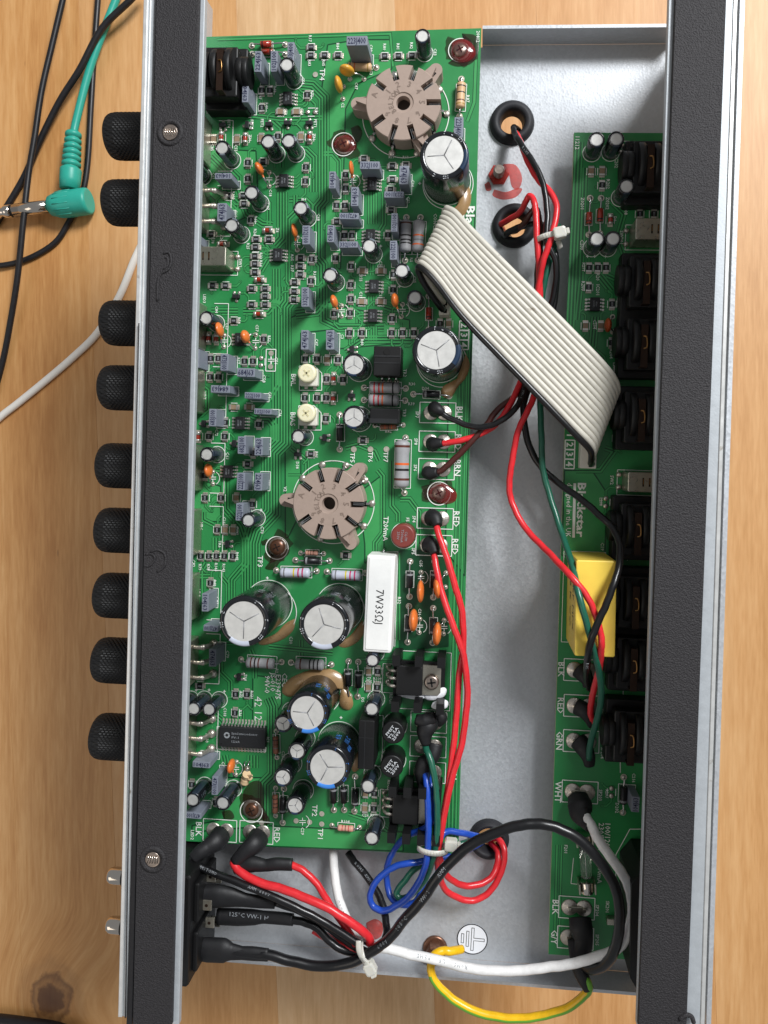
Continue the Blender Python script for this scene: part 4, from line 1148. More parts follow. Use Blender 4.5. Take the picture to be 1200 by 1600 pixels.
for p in [(941, 289), (920.5, 418), (934, 418), (947, 418), (920, 448.5), (956.5, 475), (956, 535.5)]: smd('r', *p, 'V')
for p in [(1000, 334), (1022, 334)]: smd('r', *p, 'V')
for p in [(924, 267), (941, 267), (915, 509), (939, 509)]: smd('r', *p, 'V', 'c')
for p in [(978, 226), (977.5, 237)]: smd('r', *p, 'H', 'p')
for p in [(967, 577), (964, 685), (947, 785), (956, 1239)]: smd('r', *p, 'V', 'p')
for p in [(419, 360), (348, 381), (406, 437), (405, 490.6)]: melf('m', *p, 'H')
for p in [(345.6, 214), (383, 216), (483.6, 214), (325.6, 528), (337.6, 529), (521, 591), (520.6, 622), (309.6, 682)]: melf('m', *p, 'V')
melf('r', 954, 343, 'V')
for p in [(347.6, 195, 0), (386, 195, 90), (420, 194, 0), (449, 192, 180), (483, 192, 0), (368.6, 463, 180), (465, 710, 0), (507, 684, 90), (366, 693, 90), (355, 850, 90), (318, 662, 90), (550, 546, 90), (549, 618, 0), (373, 1058, 90)]: sot('m', *p)
# ------------------------------------------------------------------ leaded resistors and diodes
bb = lambda *a: [(f, 'band_' + c) for f, c in a]
axial('m', (541, 105), (588, 106), (562, 105), 38, 13, 'res_beige', bb((.12, 'brown'), (.3, 'orange'), (.85, 'gold')), outline=False)
axial('m', (721, 124), (718, 182), (720, 149), 40, 14, 'res_beige', bb((.18, 'black'), (.42, 'black'), (.72, 'brown'), (.86, 'gold')))
G = dict(m='res_grey')
axial('m', (635, 340), (633, 407), (634, 369), 50, 18, 'res_grey', bb((.12, 'brown'), (.5, 'black'), (.64, 'black'), (.74, 'black')))
axial('m', (657, 340), (653, 407), (654, 369), 50, 18, 'res_grey', bb((.5, 'orange'), (.64, 'grey'), (.78, 'orange')))
axial('m', (569, 606), (634, 607), (601, 606), 48, 18, 'res_grey', bb((.18, 'red'), (.33, 'red'), (.45, 'orange'), (.78, 'black')))
axial('m', (569, 625), (633, 626), (599.5, 625.6), 48, 18, 'res_grey', bb((.2, 'red'), (.34, 'red'), (.47, 'orange'), (.8, 'black')))
axial('m', (634, 684), (632, 770), (628, 725), 74, 24, 'res_grey', bb((.13, 'brown'), (.5, 'orange'), (.62, 'black'), (.82, 'brown')), label='large grey resistor with orange and black bands')
axial('m', (432, 891), (495, 892), (461, 895), 48, 16, 'res_pale', bb((.16, 'grey'), (.48, 'yellow'), (.63, 'magenta'), (.77, 'magenta')))
axial('m', (511, 893), (571, 895), (541, 899), 47, 16, 'res_pale', bb((.16, 'grey'), (.5, 'yellow'), (.65, 'magenta'), (.8, 'magenta')))
axial('m', (470, 864), (506, 865), (487, 864), 20, 7.5, 'res_pink', bb((.25, 'brown'), (.45, 'black'), (.65, 'brown')), pad=4)
axial('m', (377, 1030), (440, 1034), (407, 1036), 46, 17, 'res_grey', bb((.2, 'brown'), (.33, 'black'), (.46, 'brown'), (.78, 'brown')))
axial('m', (455, 1035), (518, 1038), (484, 1038), 46, 17, 'res_grey', bb((.2, 'brown'), (.52, 'black'), (.66, 'black'), (.8, 'black')))
axial('m', (432, 1142), (433, 1183), (431, 1164), 28, 9, 'res_brown', bb((.2, 'black'), (.45, 'brown'), (.65, 'grey')), pad=4)
axial('m', (431, 1231), (431, 1274), (430, 1256), 30, 9, 'res_brown', bb((.2, 'black'), (.45, 'black'), (.65, 'black')), pad=4)
axial('m', (519, 1289), (562, 1292), (540, 1294), 25, 9.5, 'res_pink', bb((.3, 'red'), (.5, 'brown'), (.7, 'red')), pad=4)
axial('m', (586, 665), (630, 664), (607, 667), 26, 8, 'res_brown', bb((.3, 'orange'), (.5, 'black'), (.7, 'orange')), pad=4)
diode('m', (670, 463), (670, 515), (670, 490), 18, 9, 'glass_red', .82, 'glass_diode', 'diode_black')
for a in [((646, 616), (702, 619), (674, 616)), ((531, 648), (531, 702), (531, 676)), ((462, 875), (515, 876), (488, 876))]: diode('m', *a, band=.15)
for a in [((641, 877), (640, 932), (640, 906)), ((679, 877), (677, 933), (678, 906)), ((639, 947), (637, 1003), (638, 975)), ((677, 950), (676, 1004), (677, 979)),
          ((545, 1033), (546, 1087), (543.6, 1060)), ((560, 1034), (559, 1088), (560, 1062)), ((522, 1220), (522, 1265), (521, 1242)), ((538, 1215), (538, 1265), (537, 1242)), ((555, 1213), (554, 1267), (555, 1246)), ((444, 1232), (442, 1285), (442, 1258))]:
    diode('m', *a, ln=24, dia=10.5, band=random.choice((.15, .85)))
diode('m', (394, 72), (446, 70), (416, 69), 17, 10, 'glass_red', .18, 'glass_diode', 'diode_black'); diode('m', (394, 85), (446, 85), (418, 81), 17, 9, 'glass_red', .8, 'glass_diode', 'diode_black')
diode('r', (922, 310), (920, 367), (920.5, 341), 17, 9, 'glass_red', .8, 'glass_diode', 'diode_black'); diode('r', (939, 310), (937, 365), (938, 336), 19, 9, 'glass_red', .85, 'glass_diode', 'diode_black')
diode('r', (974.5, 1214), (973, 1269), (974, 1242), 26, 11, band=.85)
# ceramic discs
O = 'ceramic_orange'
disc('m', 405, 263, 12, 20, 25, O, [(421, 270), (421, 291)]); disc('m', 460, 360, 8, 22, 8, O, [(465, 371), (465, 391)]); disc('m', 549, 263, 7, 22, 3, O, [(552, 276), (552, 292)])
disc('m', 522, 471, 11, 21, 15, O, [(534, 478), (534, 494)]); disc('m', 617, 469, 12, 22, 5, O, [(629, 476), (627, 495)]); disc('m', 343, 515, 11, 24, 12, O, [(351, 524), (350, 542)])
disc('m', 383, 526, 14, 21, 10, O, [(400, 523), (399, 544)]); disc('m', 325.6, 735, 11, 22, 5, O, [(333, 737), (333, 756)]); disc('m', 361, 1197, 11, 22, -5, O, [(370, 1190), (369, 1210)])
disc('m', 657, 924, 11, 35, 2, O, [(658, 894), (658, 910)], th=20); disc('m', 646, 969, 14, 35, 0, O, [(656, 967), (655, 988)], th=20); disc('m', 683, 990, 14, 37, -3, O, [(694, 969), (693, 990)], th=20); disc('m', 684, 918, 13, 34, 8, O, [(697, 895), (696, 917)], th=20)
disc('m', 542, 110, 24, 14, -8, 'ceramic_yellow', [(547, 124), (569, 124)], 30); disc('m', 529, 132, 12, 25, 12, 'ceramic_yellow', [(537, 136), (536, 155)], 28)
disc('r', 950, 508, 11, 22, 0, 'ceramic_rust', [(957, 495), (957, 519)])
# trimmers
for (px, py) in ((482, 584), (481, 646)):
    c = W(px, py + 4, 14); c.z = 0; mb = MB()
    mb.box(-14.5, -15, 0.6, 14.5, 13, 13, 'conn_white', ch=1.5)
    for x in (-8, 6): mb.box(x, -19, 0.6, x + 5, -15, 4, 'tin')
    o = link('trimmer', mb.mesh('trimmer'), main, c, RB)
    m2 = MB(); M = Matrix.Translation((-1, 4, 0)); m2.lathe([(14.4, 13.2), (14.8, 15), (14.6, 22), (13.2, 24), (11, 24.4)], 36, 'cream', M)
    rot = sub('dial', m2, o)
    m2 = MB()
    for a in (40, 130): 
        Mx = M @ Matrix.Rotation(R(a), 4, 'Z'); m2.box(-6.5, -1.3, 24.3, 6.5, 1.3, 24.9, 'slot_mark', M=Mx)
    sub('cross_slot', m2, o)
    P = [W(px - 14, py - 12), W(px + 10, py - 12), W(px + 21, py - 1), W(px + 21, py + 26), W(px - 14, py + 26)]
    for i in range(5): SILK['m'].strip(P[i], P[(i + 1) % 5], 1.2, ZS, 'silk')
mat('varnish_stain', '2c160c', 0.3, coat=0.3, alpha=0.55)
mat('film_red', '6d1a18', 0.15, coat=0.6, alpha=0.25)
mat('film_brown', '4a2a18', 0.2, coat=0.5, alpha=0.28)
# board screws with varnish
def bscrew(px, py, m, hr=11):
    c = W(px, py, 5); c.z = 0; mb = MB()
    mb.lathe([(15, 0.4), (15, 2), (13.5, 2.4)], 30, 'tin'); mb.lathe([(hr, 2.4), (hr, 4.5), (hr * .85, 7.2), (hr * .5, 8.6), (0, 9)], 24, m)
    o = link('screw', mb.mesh('screw'), main, c)
    m2 = MB()
    for a in (25, 115): m2.box(-6, -1.1, 8.2, 6, 1.1, 9.1, 'dark_hole', M=Matrix.Rotation(R(a), 4, 'Z'))
    sub('cross_slot', m2, o)
    sring('m', px, py + 1, 18, 1.4)
    m2 = MB(); prf = [(17, .9), (15.5, 3), (12.5, 6.6), (8.5, 8.8), (0, 9.5)]; m2.lathe(prf, 24, 'film_red' if m == 'screw' or px == 537 else 'film_brown', cap=False); sub('varnish', m2, o)
    m2 = MB(); st = []
    for k in range(28):
        a = 2 * math.pi * k / 28; q = 22 + 5 * math.sin(a * 2 + px) + 3 * math.sin(a * 5 + py) + 2 * math.sin(a * 9)
        st.append((q * math.cos(a), q * math.sin(a)))
    m2.sheet(st, .95, 'varnish_stain'); sub('stain', m2, o)
bscrew(719, 78, 'screw'); bscrew(537, 225, 'screw_brown'); bscrew(686, 770, 'screw'); bscrew(433, 855, 'screw_brown', 12.5); bscrew(393, 1266, 'screw_brown')
V = 'varnish'
splat([(706, 66), (722, 60), (738, 68), (744, 84), (734, 96), (716, 98), (704, 86)], 0.6, 'varnish_red', main, V, 5)
splat([(722, 52), (744, 56), (748, 78), (738, 98), (716, 104), (700, 98), (716, 94), (736, 84), (738, 66)], 0.6, 'varnish_brown', main, V, 1)
splat([(526, 214), (545, 210), (556, 222), (555, 234), (541, 240), (526, 236), (520, 226)], 0.6, 'varnish_red', main, V, 4)
splat([(548, 200), (560, 196), (566, 208), (560, 222), (552, 216)], 0.6, 'varnish_brown', main, V, .8)
splat([(672, 762), (690, 754), (706, 762), (714, 772), (710, 784), (694, 788), (676, 782), (668, 772)], 0.6, 'varnish_red', main, V, 4)
splat([(658, 760), (672, 758), (676, 776), (664, 780)], 0.6, 'varnish_brown', main, V, .8)
splat([(420, 848), (438, 842), (450, 852), (452, 864), (438, 878), (428, 890), (414, 888), (422, 876), (420, 862)], 0.6, 'varnish_brown', main, V, 2)
splat([(408, 846), (418, 842), (418, 850), (410, 852)], 0.6, 'varnish_brown', main, V, .8)
splat([(380, 1236), (392, 1222), (408, 1222), (412, 1246), (410, 1268), (396, 1280), (380, 1270)], 0.6, 'varnish_brown', main, V, 1.5)
splat([(346, 1268), (360, 1266), (366, 1278), (352, 1282)], 0.6, 'varnish_brown', main, V, .8)
splat([(408, 1266), (418, 1274), (422, 1286), (412, 1288)], 0.6, 'varnish_brown', main, V, .8)
# crystal with curled paper tape
c = W(384, 1212, 6); c.z = 0
mb = MB(); M = Matrix.Translation((0, 0, 6)) @ Matrix.Rotation(R(80), 4, 'Z') @ Matrix.Rotation(R(90), 4, 'Y'); mb.lathe([(4.6, -15), (5, -14), (5, 14), (4.4, 15)], 16, 'can_metal', M)
o = link('crystal', mb.mesh('crystal'), main, c, RB)
m2 = MB(); m2.tube(smooth_path([(-2, -12, 7), (1, -2, 9), (4, 6, 14)]), [6.5 + random.uniform(-.6, .6) for _ in range(13)], 'tape_paper', 9); m2.tube(smooth_path([(2, 0, 12), (9, 4, 17), (15, 8, 22)]), [4 - 0.2 * k for k in range(13)], 'tape_paper', 6, flat=0.35); m2.tube(smooth_path([(3, 2, 12), (9, -2, 16), (13, 2, 15)]), 2, 'tape_paper', 6, flat=0.4); sub('paper_tape', m2, o)
for q in ((-3, 18), (4, 19)):
    m2 = MB(); m2.tube(smooth_path([(q[0] * .4, 13, 6), (q[0] * .8, 17, 6), (q[0], q[1] + 3, 1)]), 1.1, 'steel_lead', 6); sub('lead', m2, o)
# cement resistor
c = W(592, 944, 46); c.z = 0
mb = MB(); mb.box(-21.5, -74, 3, 21.5, 74, 44.5, 'cement', ch=2.2); mb.box(-18, -70, 44.5, 18, 70, 46, 'cement', ch=1.0)
o = link('cement_resistor', mb.mesh('cement_resistor'), main, c, R(-2.6)); tag(o, 'white rectangular cement resistor printed 7W33ΩJ')
m2 = MB(); m2.text('7W33ΩJ', (1, -4), 12, -90, 46.3, 'print_black', 0.0, 52); sub('lettering', m2, o)
for s in (-1, 1):
    m2 = MB(); m2.tube([(0, s * 74, 14), (0, s * 79, 12), (0, s * 80, -2)], 1.6, 'steel_lead', 8); sub('lead', m2, o)
sl('m', 584, 862, 622, 862); sl('m', 622, 862, 617, 1010)
# red round fuse
h = 34; c = W(629.4, 837.6, h); c.z = 0
mb = MB(); mb.lathe([(18.4, 0.6), (18.4, h - 2.5), (17.6, h - .7), (15.5, h)], 40, 'fuse_red')
o = link('fuse', mb.mesh('fuse'), main, c, R(-95)); tag(o, 'round brick-red fuse beside the cement resistor')
m2 = MB()
for y, t, w in ((5, 'CQ-TM', 14), (-1, 'T200mA', 20), (-7, '250V', 12)): m2.text(t, (0, y), 3.8, 0, h + .25, 'print_grey', 0, w)
sub('lettering', m2, o); sring('m', 631, 837, 20)
# insulated power transistors and rectifier
def power(px, py, w, l, h, name, label, tl=None):
    c = W(px, py, h); c.z = 0; mb = MB()
    mb.box(-w / 2, -l / 2, 6, w / 2, l / 2, h, 'black_plastic', ch=1.4)
    o = link(name, mb.mesh(name), main, c, RB); tag(o, label)
    return o
o = power(605, 564, 42, 45, 40, 'power_transistor', 'upright black power transistor above two grey resistors')
m2 = MB(); m2.box(-20, 6, 40.05, 20, 8.5, 41, 'ic_black'); m2.cyl(-1, 14, 40, 40.8, 5, 'dark_hole', 18); m2.box(-20, -4, 40, 20, -2, 40.6, 'ic_black'); sub('ridge', m2, o)
for x in (-11, 0, 11):
    m2 = MB(); m2.tube([(x, -20, 8), (x, -26, 6), (x, -27, -1)], 2, 'steel_lead', 6); m2.dome((x, -27), 4.5, 3, 'tin', 10, .4); sub('lead', m2, o)
o = power(601, 650, 46, 23, 38, 'power_transistor', 'flat black power transistor below two grey resistors')
m2 = MB(); m2.box(-23, -11, 38.05, 20, -4, 39.5, 'ic_black'); sub('ridge', m2, o)
o = power(572, 1164, 24, 74, 62, 'bridge_rectifier', 'tall narrow black block beside the two round fuses')
m2 = MB(); m2.box(-3, -36, 62.05, -1.5, 36, 62.6, 'ic_black'); m2.box(-11, 10, 62.05, 11, 11.2, 62.5, 'ic_black'); sub('ridge', m2, o)
srect('m', 568, 1117, 598, 1196)
# regulators on finned heatsinks
def regulator(px, py, label, variant):
    c = W(px, py, 26); c.z = 0; mb = MB()
    mb.box(-20, -23, 18, 20, 23, 32, 'black_plastic', ch=1.6)
    mb.cyl(-4, 19, 31.9, 32.4, 3, 'dark_hole', 14)
    o = link('voltage_regulator', mb.mesh('voltage_regulator'), main, c, RB); tag(o, label)
    m2 = MB(); m2.prism([(20, -23), (44, -23), (48, -18), (48, 18), (44, 23), (20, 23)], 18, 24, 'can_metal'); sub('metal_tab', m2, o)
    if variant == 0:
        m2 = MB(); M = Matrix.Translation((34, -2, 0)); m2.lathe([(12, 24), (11.6, 28), (9.5, 30.4), (8, 30.8)], 26, 'screw', M); s_ = sub('tab_screw', m2, o)
        m2 = MB()
        for a in (10, 100): m2.box(-6.5, -1.3, 30.7, 6.5, 1.3, 31.2, 'dark_hole', M=M @ Matrix.Rotation(R(a), 4, 'Z'))
        sub('cross_slot', m2, o)
    for y in (-12, 0, 12):
        m2 = MB(); m2.tube([(-19, y, 24), (-30, y, 22), (-35, y, 14), (-36, y, -1)], 2.6, 'tin', 8, flat=.7); m2.dome((-36, y), 5, 4, 'tin', 12, .4); sub('lead', m2, o)
    hs = MB(); hs.box(-26, -27, 11, 54, 27, 17.8, 'heatsink'); 
    n = 3 if variant == 0 else 4
    for k in range(n):
        x = -20 + k * (68 / (n - 1)) 
        for s in (-1, 1):
            hs.prism([(x - 5, s * 27), (x + 7, s * 27), (x + 7, s * 27 + s * 16), (x - 5, s * 27 + s * 16)][::s], 4, 52, 'heatsink')
    sub('heatsink', hs, o)
    return o
rg = regulator(640, 1062, 'voltage regulator with silver screwed tab on black heatsink', 0)
rg2 = regulator(634, 1263, 'voltage regulator on black finned heatsink near the blue wires', 1)
srect('m', 598, 1037, 622, 1082); srect('m', 618, 1018, 704, 1108); srect('m', 594, 1233, 612, 1276)
splat([(622, 1080), (640, 1083), (662, 1082), (664, 1090), (650, 1093), (632, 1090), (620, 1086)], 18.2, 'paste', main, 'thermal_paste', 3)
splat([(660, 1084), (676, 1080), (692, 1074), (698, 1078), (694, 1088), (680, 1094), (666, 1093)], 18.3, 'paste', main, 'thermal_paste', 4)
splat([(676, 1098), (688, 1092), (700, 1096), (698, 1106), (684, 1109), (674, 1105)], 24, 'paste', main, 'thermal_paste', 4)
# solder tabs: two round pads with a bent tinned tab
def tabpair(b, px, py, r=12, gap=21, box=(28, 16), t=None, tx=None, rot=-90, sleeve=True, lab=None):
    c = W(px, py)
    mb = MB()
    for s in (-1, 1):
        mb.lathe([(r, 0.4), (r, 1.0), (r * .86, 1.9), (r * .55, 2.4), (r * .3, 4.2), (0, 4.8)], 26, 'tin', Matrix.Translation((s * gap / 2, 0, 0)))
    mb.box(-gap / 2 + 2, -5, 3, gap / 2 - 2, 4, 5.6, 'can_metal', ch=.8)
    for s in (-1, 1): mb.box(s * gap / 2 - 2.5, -3, 4, s * gap / 2 + 2.5, 3, 8, 'can_metal', ch=.6)
    link('solder_tab', mb.mesh('solder_tab'), PAR[b], c, RB)
    srect(b, px - box[0], py - box[1], px + box[0], py + box[1], 1.3)
    if t: stext(b, t, tx[0], tx[1], 9.5, rot, 0.012)
TM = [(684, 645, 'BLK', (718, 647)), (683, 690, 'RED', (716, 691)), (682, 733, 'BRN', (715, 731)), (680, 810, 'RED', (713, 811)), (678, 852, 'RED', (711, 854))]
for x, y, t, tp in TM: tabpair('m', x, y, t=t, tx=tp)
for x, y in ((670, 1128), (669, 1166), (668, 1206)): tabpair('m', x, y)
stext('m', 'BLU', 709, 1206, 9.5, -90, .012)
tabpair('m', 344, 1297, t='BLK', tx=(311, 1295), box=(26, 17)); tabpair('m', 401, 1300, t='RED', tx=(433, 1304), box=(26, 17))
for x, y, t, tp in [(909, 1047, 'BLK', (877, 1046)), (909, 1103, 'RED', (876, 1102)), (908, 1158, 'GRN', (874, 1157)), (906, 1237, 'WHT', (872, 1237)), (901, 1418, 'BLK', (868, 1417)), (899, 1465, 'G/Y', (866, 1464))]:
    tabpair('r', x, y, r=12.5, gap=22, t=t, tx=tp, box=(28, 17))
# yellow box capacitor
h = 105; P = [W(a, b, h) for a, b in ((899, 876), (961, 876), (964, 1026), (899, 1026))]; c = sum(P, Vector()) / 4; c.z = 0
w_, l_ = (P[1].x - P[0].x + P[2].x - P[3].x) / 2, P[0].y - P[3].y
mb = MB(); mb.box(-w_ / 2, -l_ / 2, 1, w_ / 2, l_ / 2, h, 'yellow_box', ch=1.8)
o = link('box_capacitor', mb.mesh('box_capacitor'), rear, c, RB * .6); tag(o, 'tall yellow box capacitor under the crossing wires')
m2 = MB(); M = Matrix.Translation((-w_ / 2 - .3, 0, h * .5)) @ Matrix.Rotation(R(-90), 4, 'Y') 
m2.text('68 K CO', (0, 0), 15, -90, 0, 'print_black', 0, 80, M=Matrix.Translation((-w_ / 2 - .3, 2, h * .45)) @ Matrix.Rotation(R(-90), 4, 'Y') @ Matrix.Rotation(R(0), 4, 'Z'))
m2.text('MKP MPX', (0, 0), 13, -90, 0, 'print_black', 0, 80, M=Matrix.Translation((-w_ / 2 - .3, 2, h * .75)) @ Matrix.Rotation(R(-90), 4, 'Y'))
sub('lettering', m2, o); srect('r', 879, 862, 944, 1004)
padring('r', 914, 866, 3)
# metal-can switches and pots
def can_switch(b, x0, y0, x1, y1, h, flip, label):
    P = [W(a, d, h) for a, d in ((x0, y0), (x1, y0), (x1, y1), (x0, y1))]; c = sum(P, Vector()) / 4; w = P[1].x - P[0].x; l = P[0].y - P[3].y
    if flip > 0: w += 40; c = c - ch(20, 0) * 1 if flip == 1 else c
    else: w += 30; c = c + ch(15, 0)
    c.z = 0; mb = MB(); mb.box(-w / 2, -l / 2, 1, w / 2, l / 2, h, 'can_metal', ch=1.4)
    o = link('push_switch', mb.mesh('push_switch'), PAR[b], c, RB); tag(o, label)
    m2 = MB()
    for q in (-.18, .05):
        x = (w / 2 - (x1 - x0) * .72 if flip > 0 else -w / 2 + (x1 - x0) * .72) + q * 40
        m2.box(x - 1.2, -l * .22, h + .02, x + 1.2, l * .22, h + .25, 'copper_strip'); m2.box(x - .5, -l * .1, h + .25, x + .8, l * .16, h + .5, 'gold_clip')
    sub('slot', m2, o)
    for s in (-1, 1):
        m2 = MB(); m2.dome(((w / 2 + 5) if flip > 0 else -(w / 2 + 5), s * l * .33), 4.5, 4, 'tin', 12, .4); sub('solder_joint', m2, o)
can_switch('m', 313, 385, 353, 415, 45, 1, 'square metal push switch under the black taped front rail')
can_switch('r', 993, 341, 1036, 374, 48, -1, 'metal push switch between the first two black jacks'); can_switch('r', 981, 738, 1022, 769, 48, -1, 'metal push switch beside the white lettering')
srect('m', 305, 393, 372, 430); srect('r', 977, 352, 1045, 391); srect('r', 964, 735, 1030, 774)
for i, (px, py) in enumerate(knobs):
    yb = W(px, py, ZK).y; y0 = yb
    c = ch(-418, 0); b_ = (Matrix.Rotation(-RB, 3, 'Z') @ Vector((W(px, py, ZK).x, W(px, py, ZK).y, 0))).y
    c = ch(-424, b_)
    mb = MB(); mb.box(-34, -36, 1, -12, 36, 84, 'can_metal', ch=2)
    o = link('potentiometer', mb.mesh('potentiometer'), main, c, RB)
    for q in ((-24, 0, 24) if i in (1, 7, 8) else ()):
        m2 = MB(); m2.tube(smooth_path([(-12, q, 26), (2, q, 28), (10, q, 16), (13, q, 0)]), [3.4] * 6 + [4] * 13, 'tin', 8, flat=.6)
        m2.dome((13, q), 7.5, 7, 'tin', 14, .4); m2.blob((4, q, 26), (5, 5, 4), 'tin'); sub('solder_lug', m2, o)
    SILK['m'].strip(c + ch(23, 40), c + ch(23, -40), 1.1, ZS, 'silk'); SILK['m'].strip(c + ch(23, 40), c + ch(0, 40), 1.1, ZS, 'silk'); SILK['m'].strip(c + ch(23, -40), c + ch(0, -40), 1.1, ZS, 'silk')
# jacks
def jack(b, cx, cy, flip, label, gl=None):
    """6.3 mm jack block; (cx,cy) board position in photo, body reaches towards the wall"""
    s = flip; c = W(cx, cy, 74) - ch(s * 9, 0); c.z = 0; mb = MB()
    def bx(x0, y0, z0, x1, y1, z1, m, chf=1.2): mb.box(min(s * x0, s * x1), y0, z0, max(s * x0, s * x1), y1, z1, m, ch=chf)
    bx(-24, -48, 0.8, 42, 48, 26, 'black_plastic', 2); bx(-16, -38, 26, 42, 38, 50, 'black_plastic', 2)
    M = Matrix.Translation((0, 4, 36)) @ Matrix.Rotation(R(90), 4, 'Y')
    for x, r in ((-27, 23), (-19, 23), (-4, 35), (18, 34), (32, 30)):
        mb.lathe([(r * .96, -5), (r, -3.5), (r, 3.5), (r * .96, 5)], 36, 'black_plastic', Matrix.Translation((s * x, 0, 0)) @ M)
    o = link('jack_socket', mb.mesh('jack_socket'), PAR[b], c, RB); tag(o, label)
    m2 = MB(); x = s * 6; m2.box(x - 5, -34, 66.5, x + 5, 24, 67.6, 'copper_strip'); m2.box(x - 5, 24, 50, x + 5, 26, 67.6, 'copper_strip'); m2.box(x - 5, -36, 50, x + 5, -34, 67.6, 'copper_strip'); sub('contact_strip', m2, o)
    m2 = MB(); m2.tube(smooth_path([(x - 2, 9, 68), (x + 2, 8, 69.2), (x + 3.5, 0, 69.8), (x + 3, -7, 69.2), (x - 1, -9, 68)]), 1.1, 'gold_clip', 8); sub('contact_clip', m2, o)
    return o
jack('m', 338, 100, -1, 'black jack socket in the top corner of the large board')
jl = [(1022, 251, 'first black jack socket from the top of the narrow board'), (1016, 434, 'second black jack socket from the top of the narrow board'), (1012, 534, 'third black jack socket from the top of the narrow board'), (1008, 651, 'fourth black jack socket from the top of the narrow board'),
      (1002, 830, 'fifth black jack socket from the top, beside the yellow capacitor'), (998.5, 946, 'sixth black jack socket from the top, beside the yellow capacitor'), (995.5, 1044, 'seventh black jack socket from the top of the narrow board'), (991, 1161, 'lowest black jack socket of the narrow board')]
for x, y, t in jl:
    jack('r', x, y, 1, t)
    sl('r', x - 36, y - 26, x - 36, y + 18); sl('r', x - 36, y - 26, x - 22, y - 26); sl('r', x - 36, y + 18, x - 22, y + 18); sl('r', x - 22, y + 18, x - 22, y + 46)
# mains inlet
mb = MB(); P = [W(a, b) for a, b in ((968, 1330), (985, 1310), (1015, 1310), (1012, 1480), (975, 1480), (966, 1465))]; cc = sum(P, Vector()) / 6
mb.prism([(p.x - cc.x, p.y - cc.y) for p in P][::-1], 0.8, 95, 'black_plastic'); o = link('mains_inlet', mb.mesh('mains_inlet'), rear, cc)
P = [W(a, b) for a, b in ((962, 1335), (984, 1295), (1018, 1295), (1018, 1480), (966, 1480), (962, 1470))]
for i in range(6): SILK['r'].strip(P[i], P[(i + 1) % 6], 1.2, ZS, 'silk')
m2 = MB(); p = W(955, 1435) - cc; m2.box(p.x - 8, p.y - 5, 1, p.x + 8, p.y + 5, 10, 'can_metal', ch=1); sub('earth_tab', m2, o)
# glass fuse in clips
A, B_ = W(913, 1312, 14), W(917, 1385, 14); d = (B_ - A); rz = math.atan2(d.y, d.x); c = (A + B_) / 2; c.z = 0; hl = d.length / 2
M = Matrix.Translation((0, 0, 15)) @ Matrix.Rotation(R(90), 4, 'Y'); mb = MB(); mb.lathe([(8.6, -hl + 12), (8.6, hl - 16)], 24, 'glass', M)
o = link('glass_fuse', mb.mesh('glass_fuse'), rear, c, rz); tag(o, 'clear glass fuse in silver clips')
for s in (-1, 1):
    m2 = MB(); m2.lathe([(9.4, s * hl - 9), (10, s * hl - 8), (10, s * hl + 8), (9.4, s * hl + 9)], 24, 'chrome', M); sub('end_cap', m2, o)
    m2 = MB(); m2.box(s * hl - 8, -13, .6, s * hl + 8, -10.5, 24, 'can_metal', ch=.4); m2.box(s * hl - 8, 10.5, .6, s * hl + 8, 13, 24, 'can_metal', ch=.4); sub('clip', m2, o)
m2 = MB(); m2.tube([(-hl, 0, 15), (hl, 0, 15)], .5, 'steel_lead', 6); sub('filament', m2, o)
sl('r', 896, 1340, 892, 1380); sl('r', 892, 1380, 902, 1381)
# power switch on the front wall
c = ch(-418, (Matrix.Rotation(-RB, 3, 'Z') @ Vector((W(295, 1425, 40).x, W(295, 1425, 40).y, 0))).y)
mb = MB(); mb.box(-38, -84, -20, 10, 84, 90, 'black_plastic', ch=3); mb.box(10, -70, -5, 18, -10, 75, 'black_plastic', ch=2); mb.box(10, 5, -5, 18, 65, 75, 'black_plastic', ch=2)
sw = link('power_switch', mb.mesh('power_switch'), chas, c, RB); tag(sw, 'black double switch body below the front rail')
for x, y, z in ((18, 58, 40), (18, 22, 55), (18, -14, 40), (18, -56, 50), (18, 40, 10), (18, -30, 10)):
    m2 = MB(); m2.box(x, y - 1.5, z - 10, x + 34, y + 1.5, z + 10, 'can_metal', ch=.6) if False else m2.box(x, y - 8, z - 1.5, x + 14, y + 8, z + 1.5, 'can_metal', ch=.6); m2.cyl(x + 6, y, z + 1.5, z + 1.8, 2.5, 'copper_strip', 12); sub('terminal', m2, sw)
# ribbon headers
def header(b, quad, h, label, n, sidex):
    P = [W(a, d, h) for a, d in quad]; c = sum(P, Vector()) / 4; w = P[1].x - P[0].x; l = P[0].y - P[3].y; c.z = 0
    mb = MB(); mb.box(-w / 2, -l / 2, .8, w / 2, l / 2, h, 'conn_white', ch=.9)
    o = link('ribbon_header', mb.mesh('ribbon_header'), PAR[b], c, RB); tag(o, label)
    for k in range(n):
        y = l / 2 - (k + .5) * l / n; m2 = MB(); m2.box(sidex - 2.4, y - 3, h + .02, sidex + 3, y + 3, h + .2, 'dark_hole'); sub('pin_hole', m2, o)
    return c, w, l
hdL = header('m', [(690, 325), (707, 325), (703, 492), (686, 492)], 26, 'white ribbon header on the large board', 14, 1)
hdR = header('r', [(911, 588), (936, 588), (932, 732), (906, 732)], 26, 'white ribbon header on the narrow board', 14, 3)
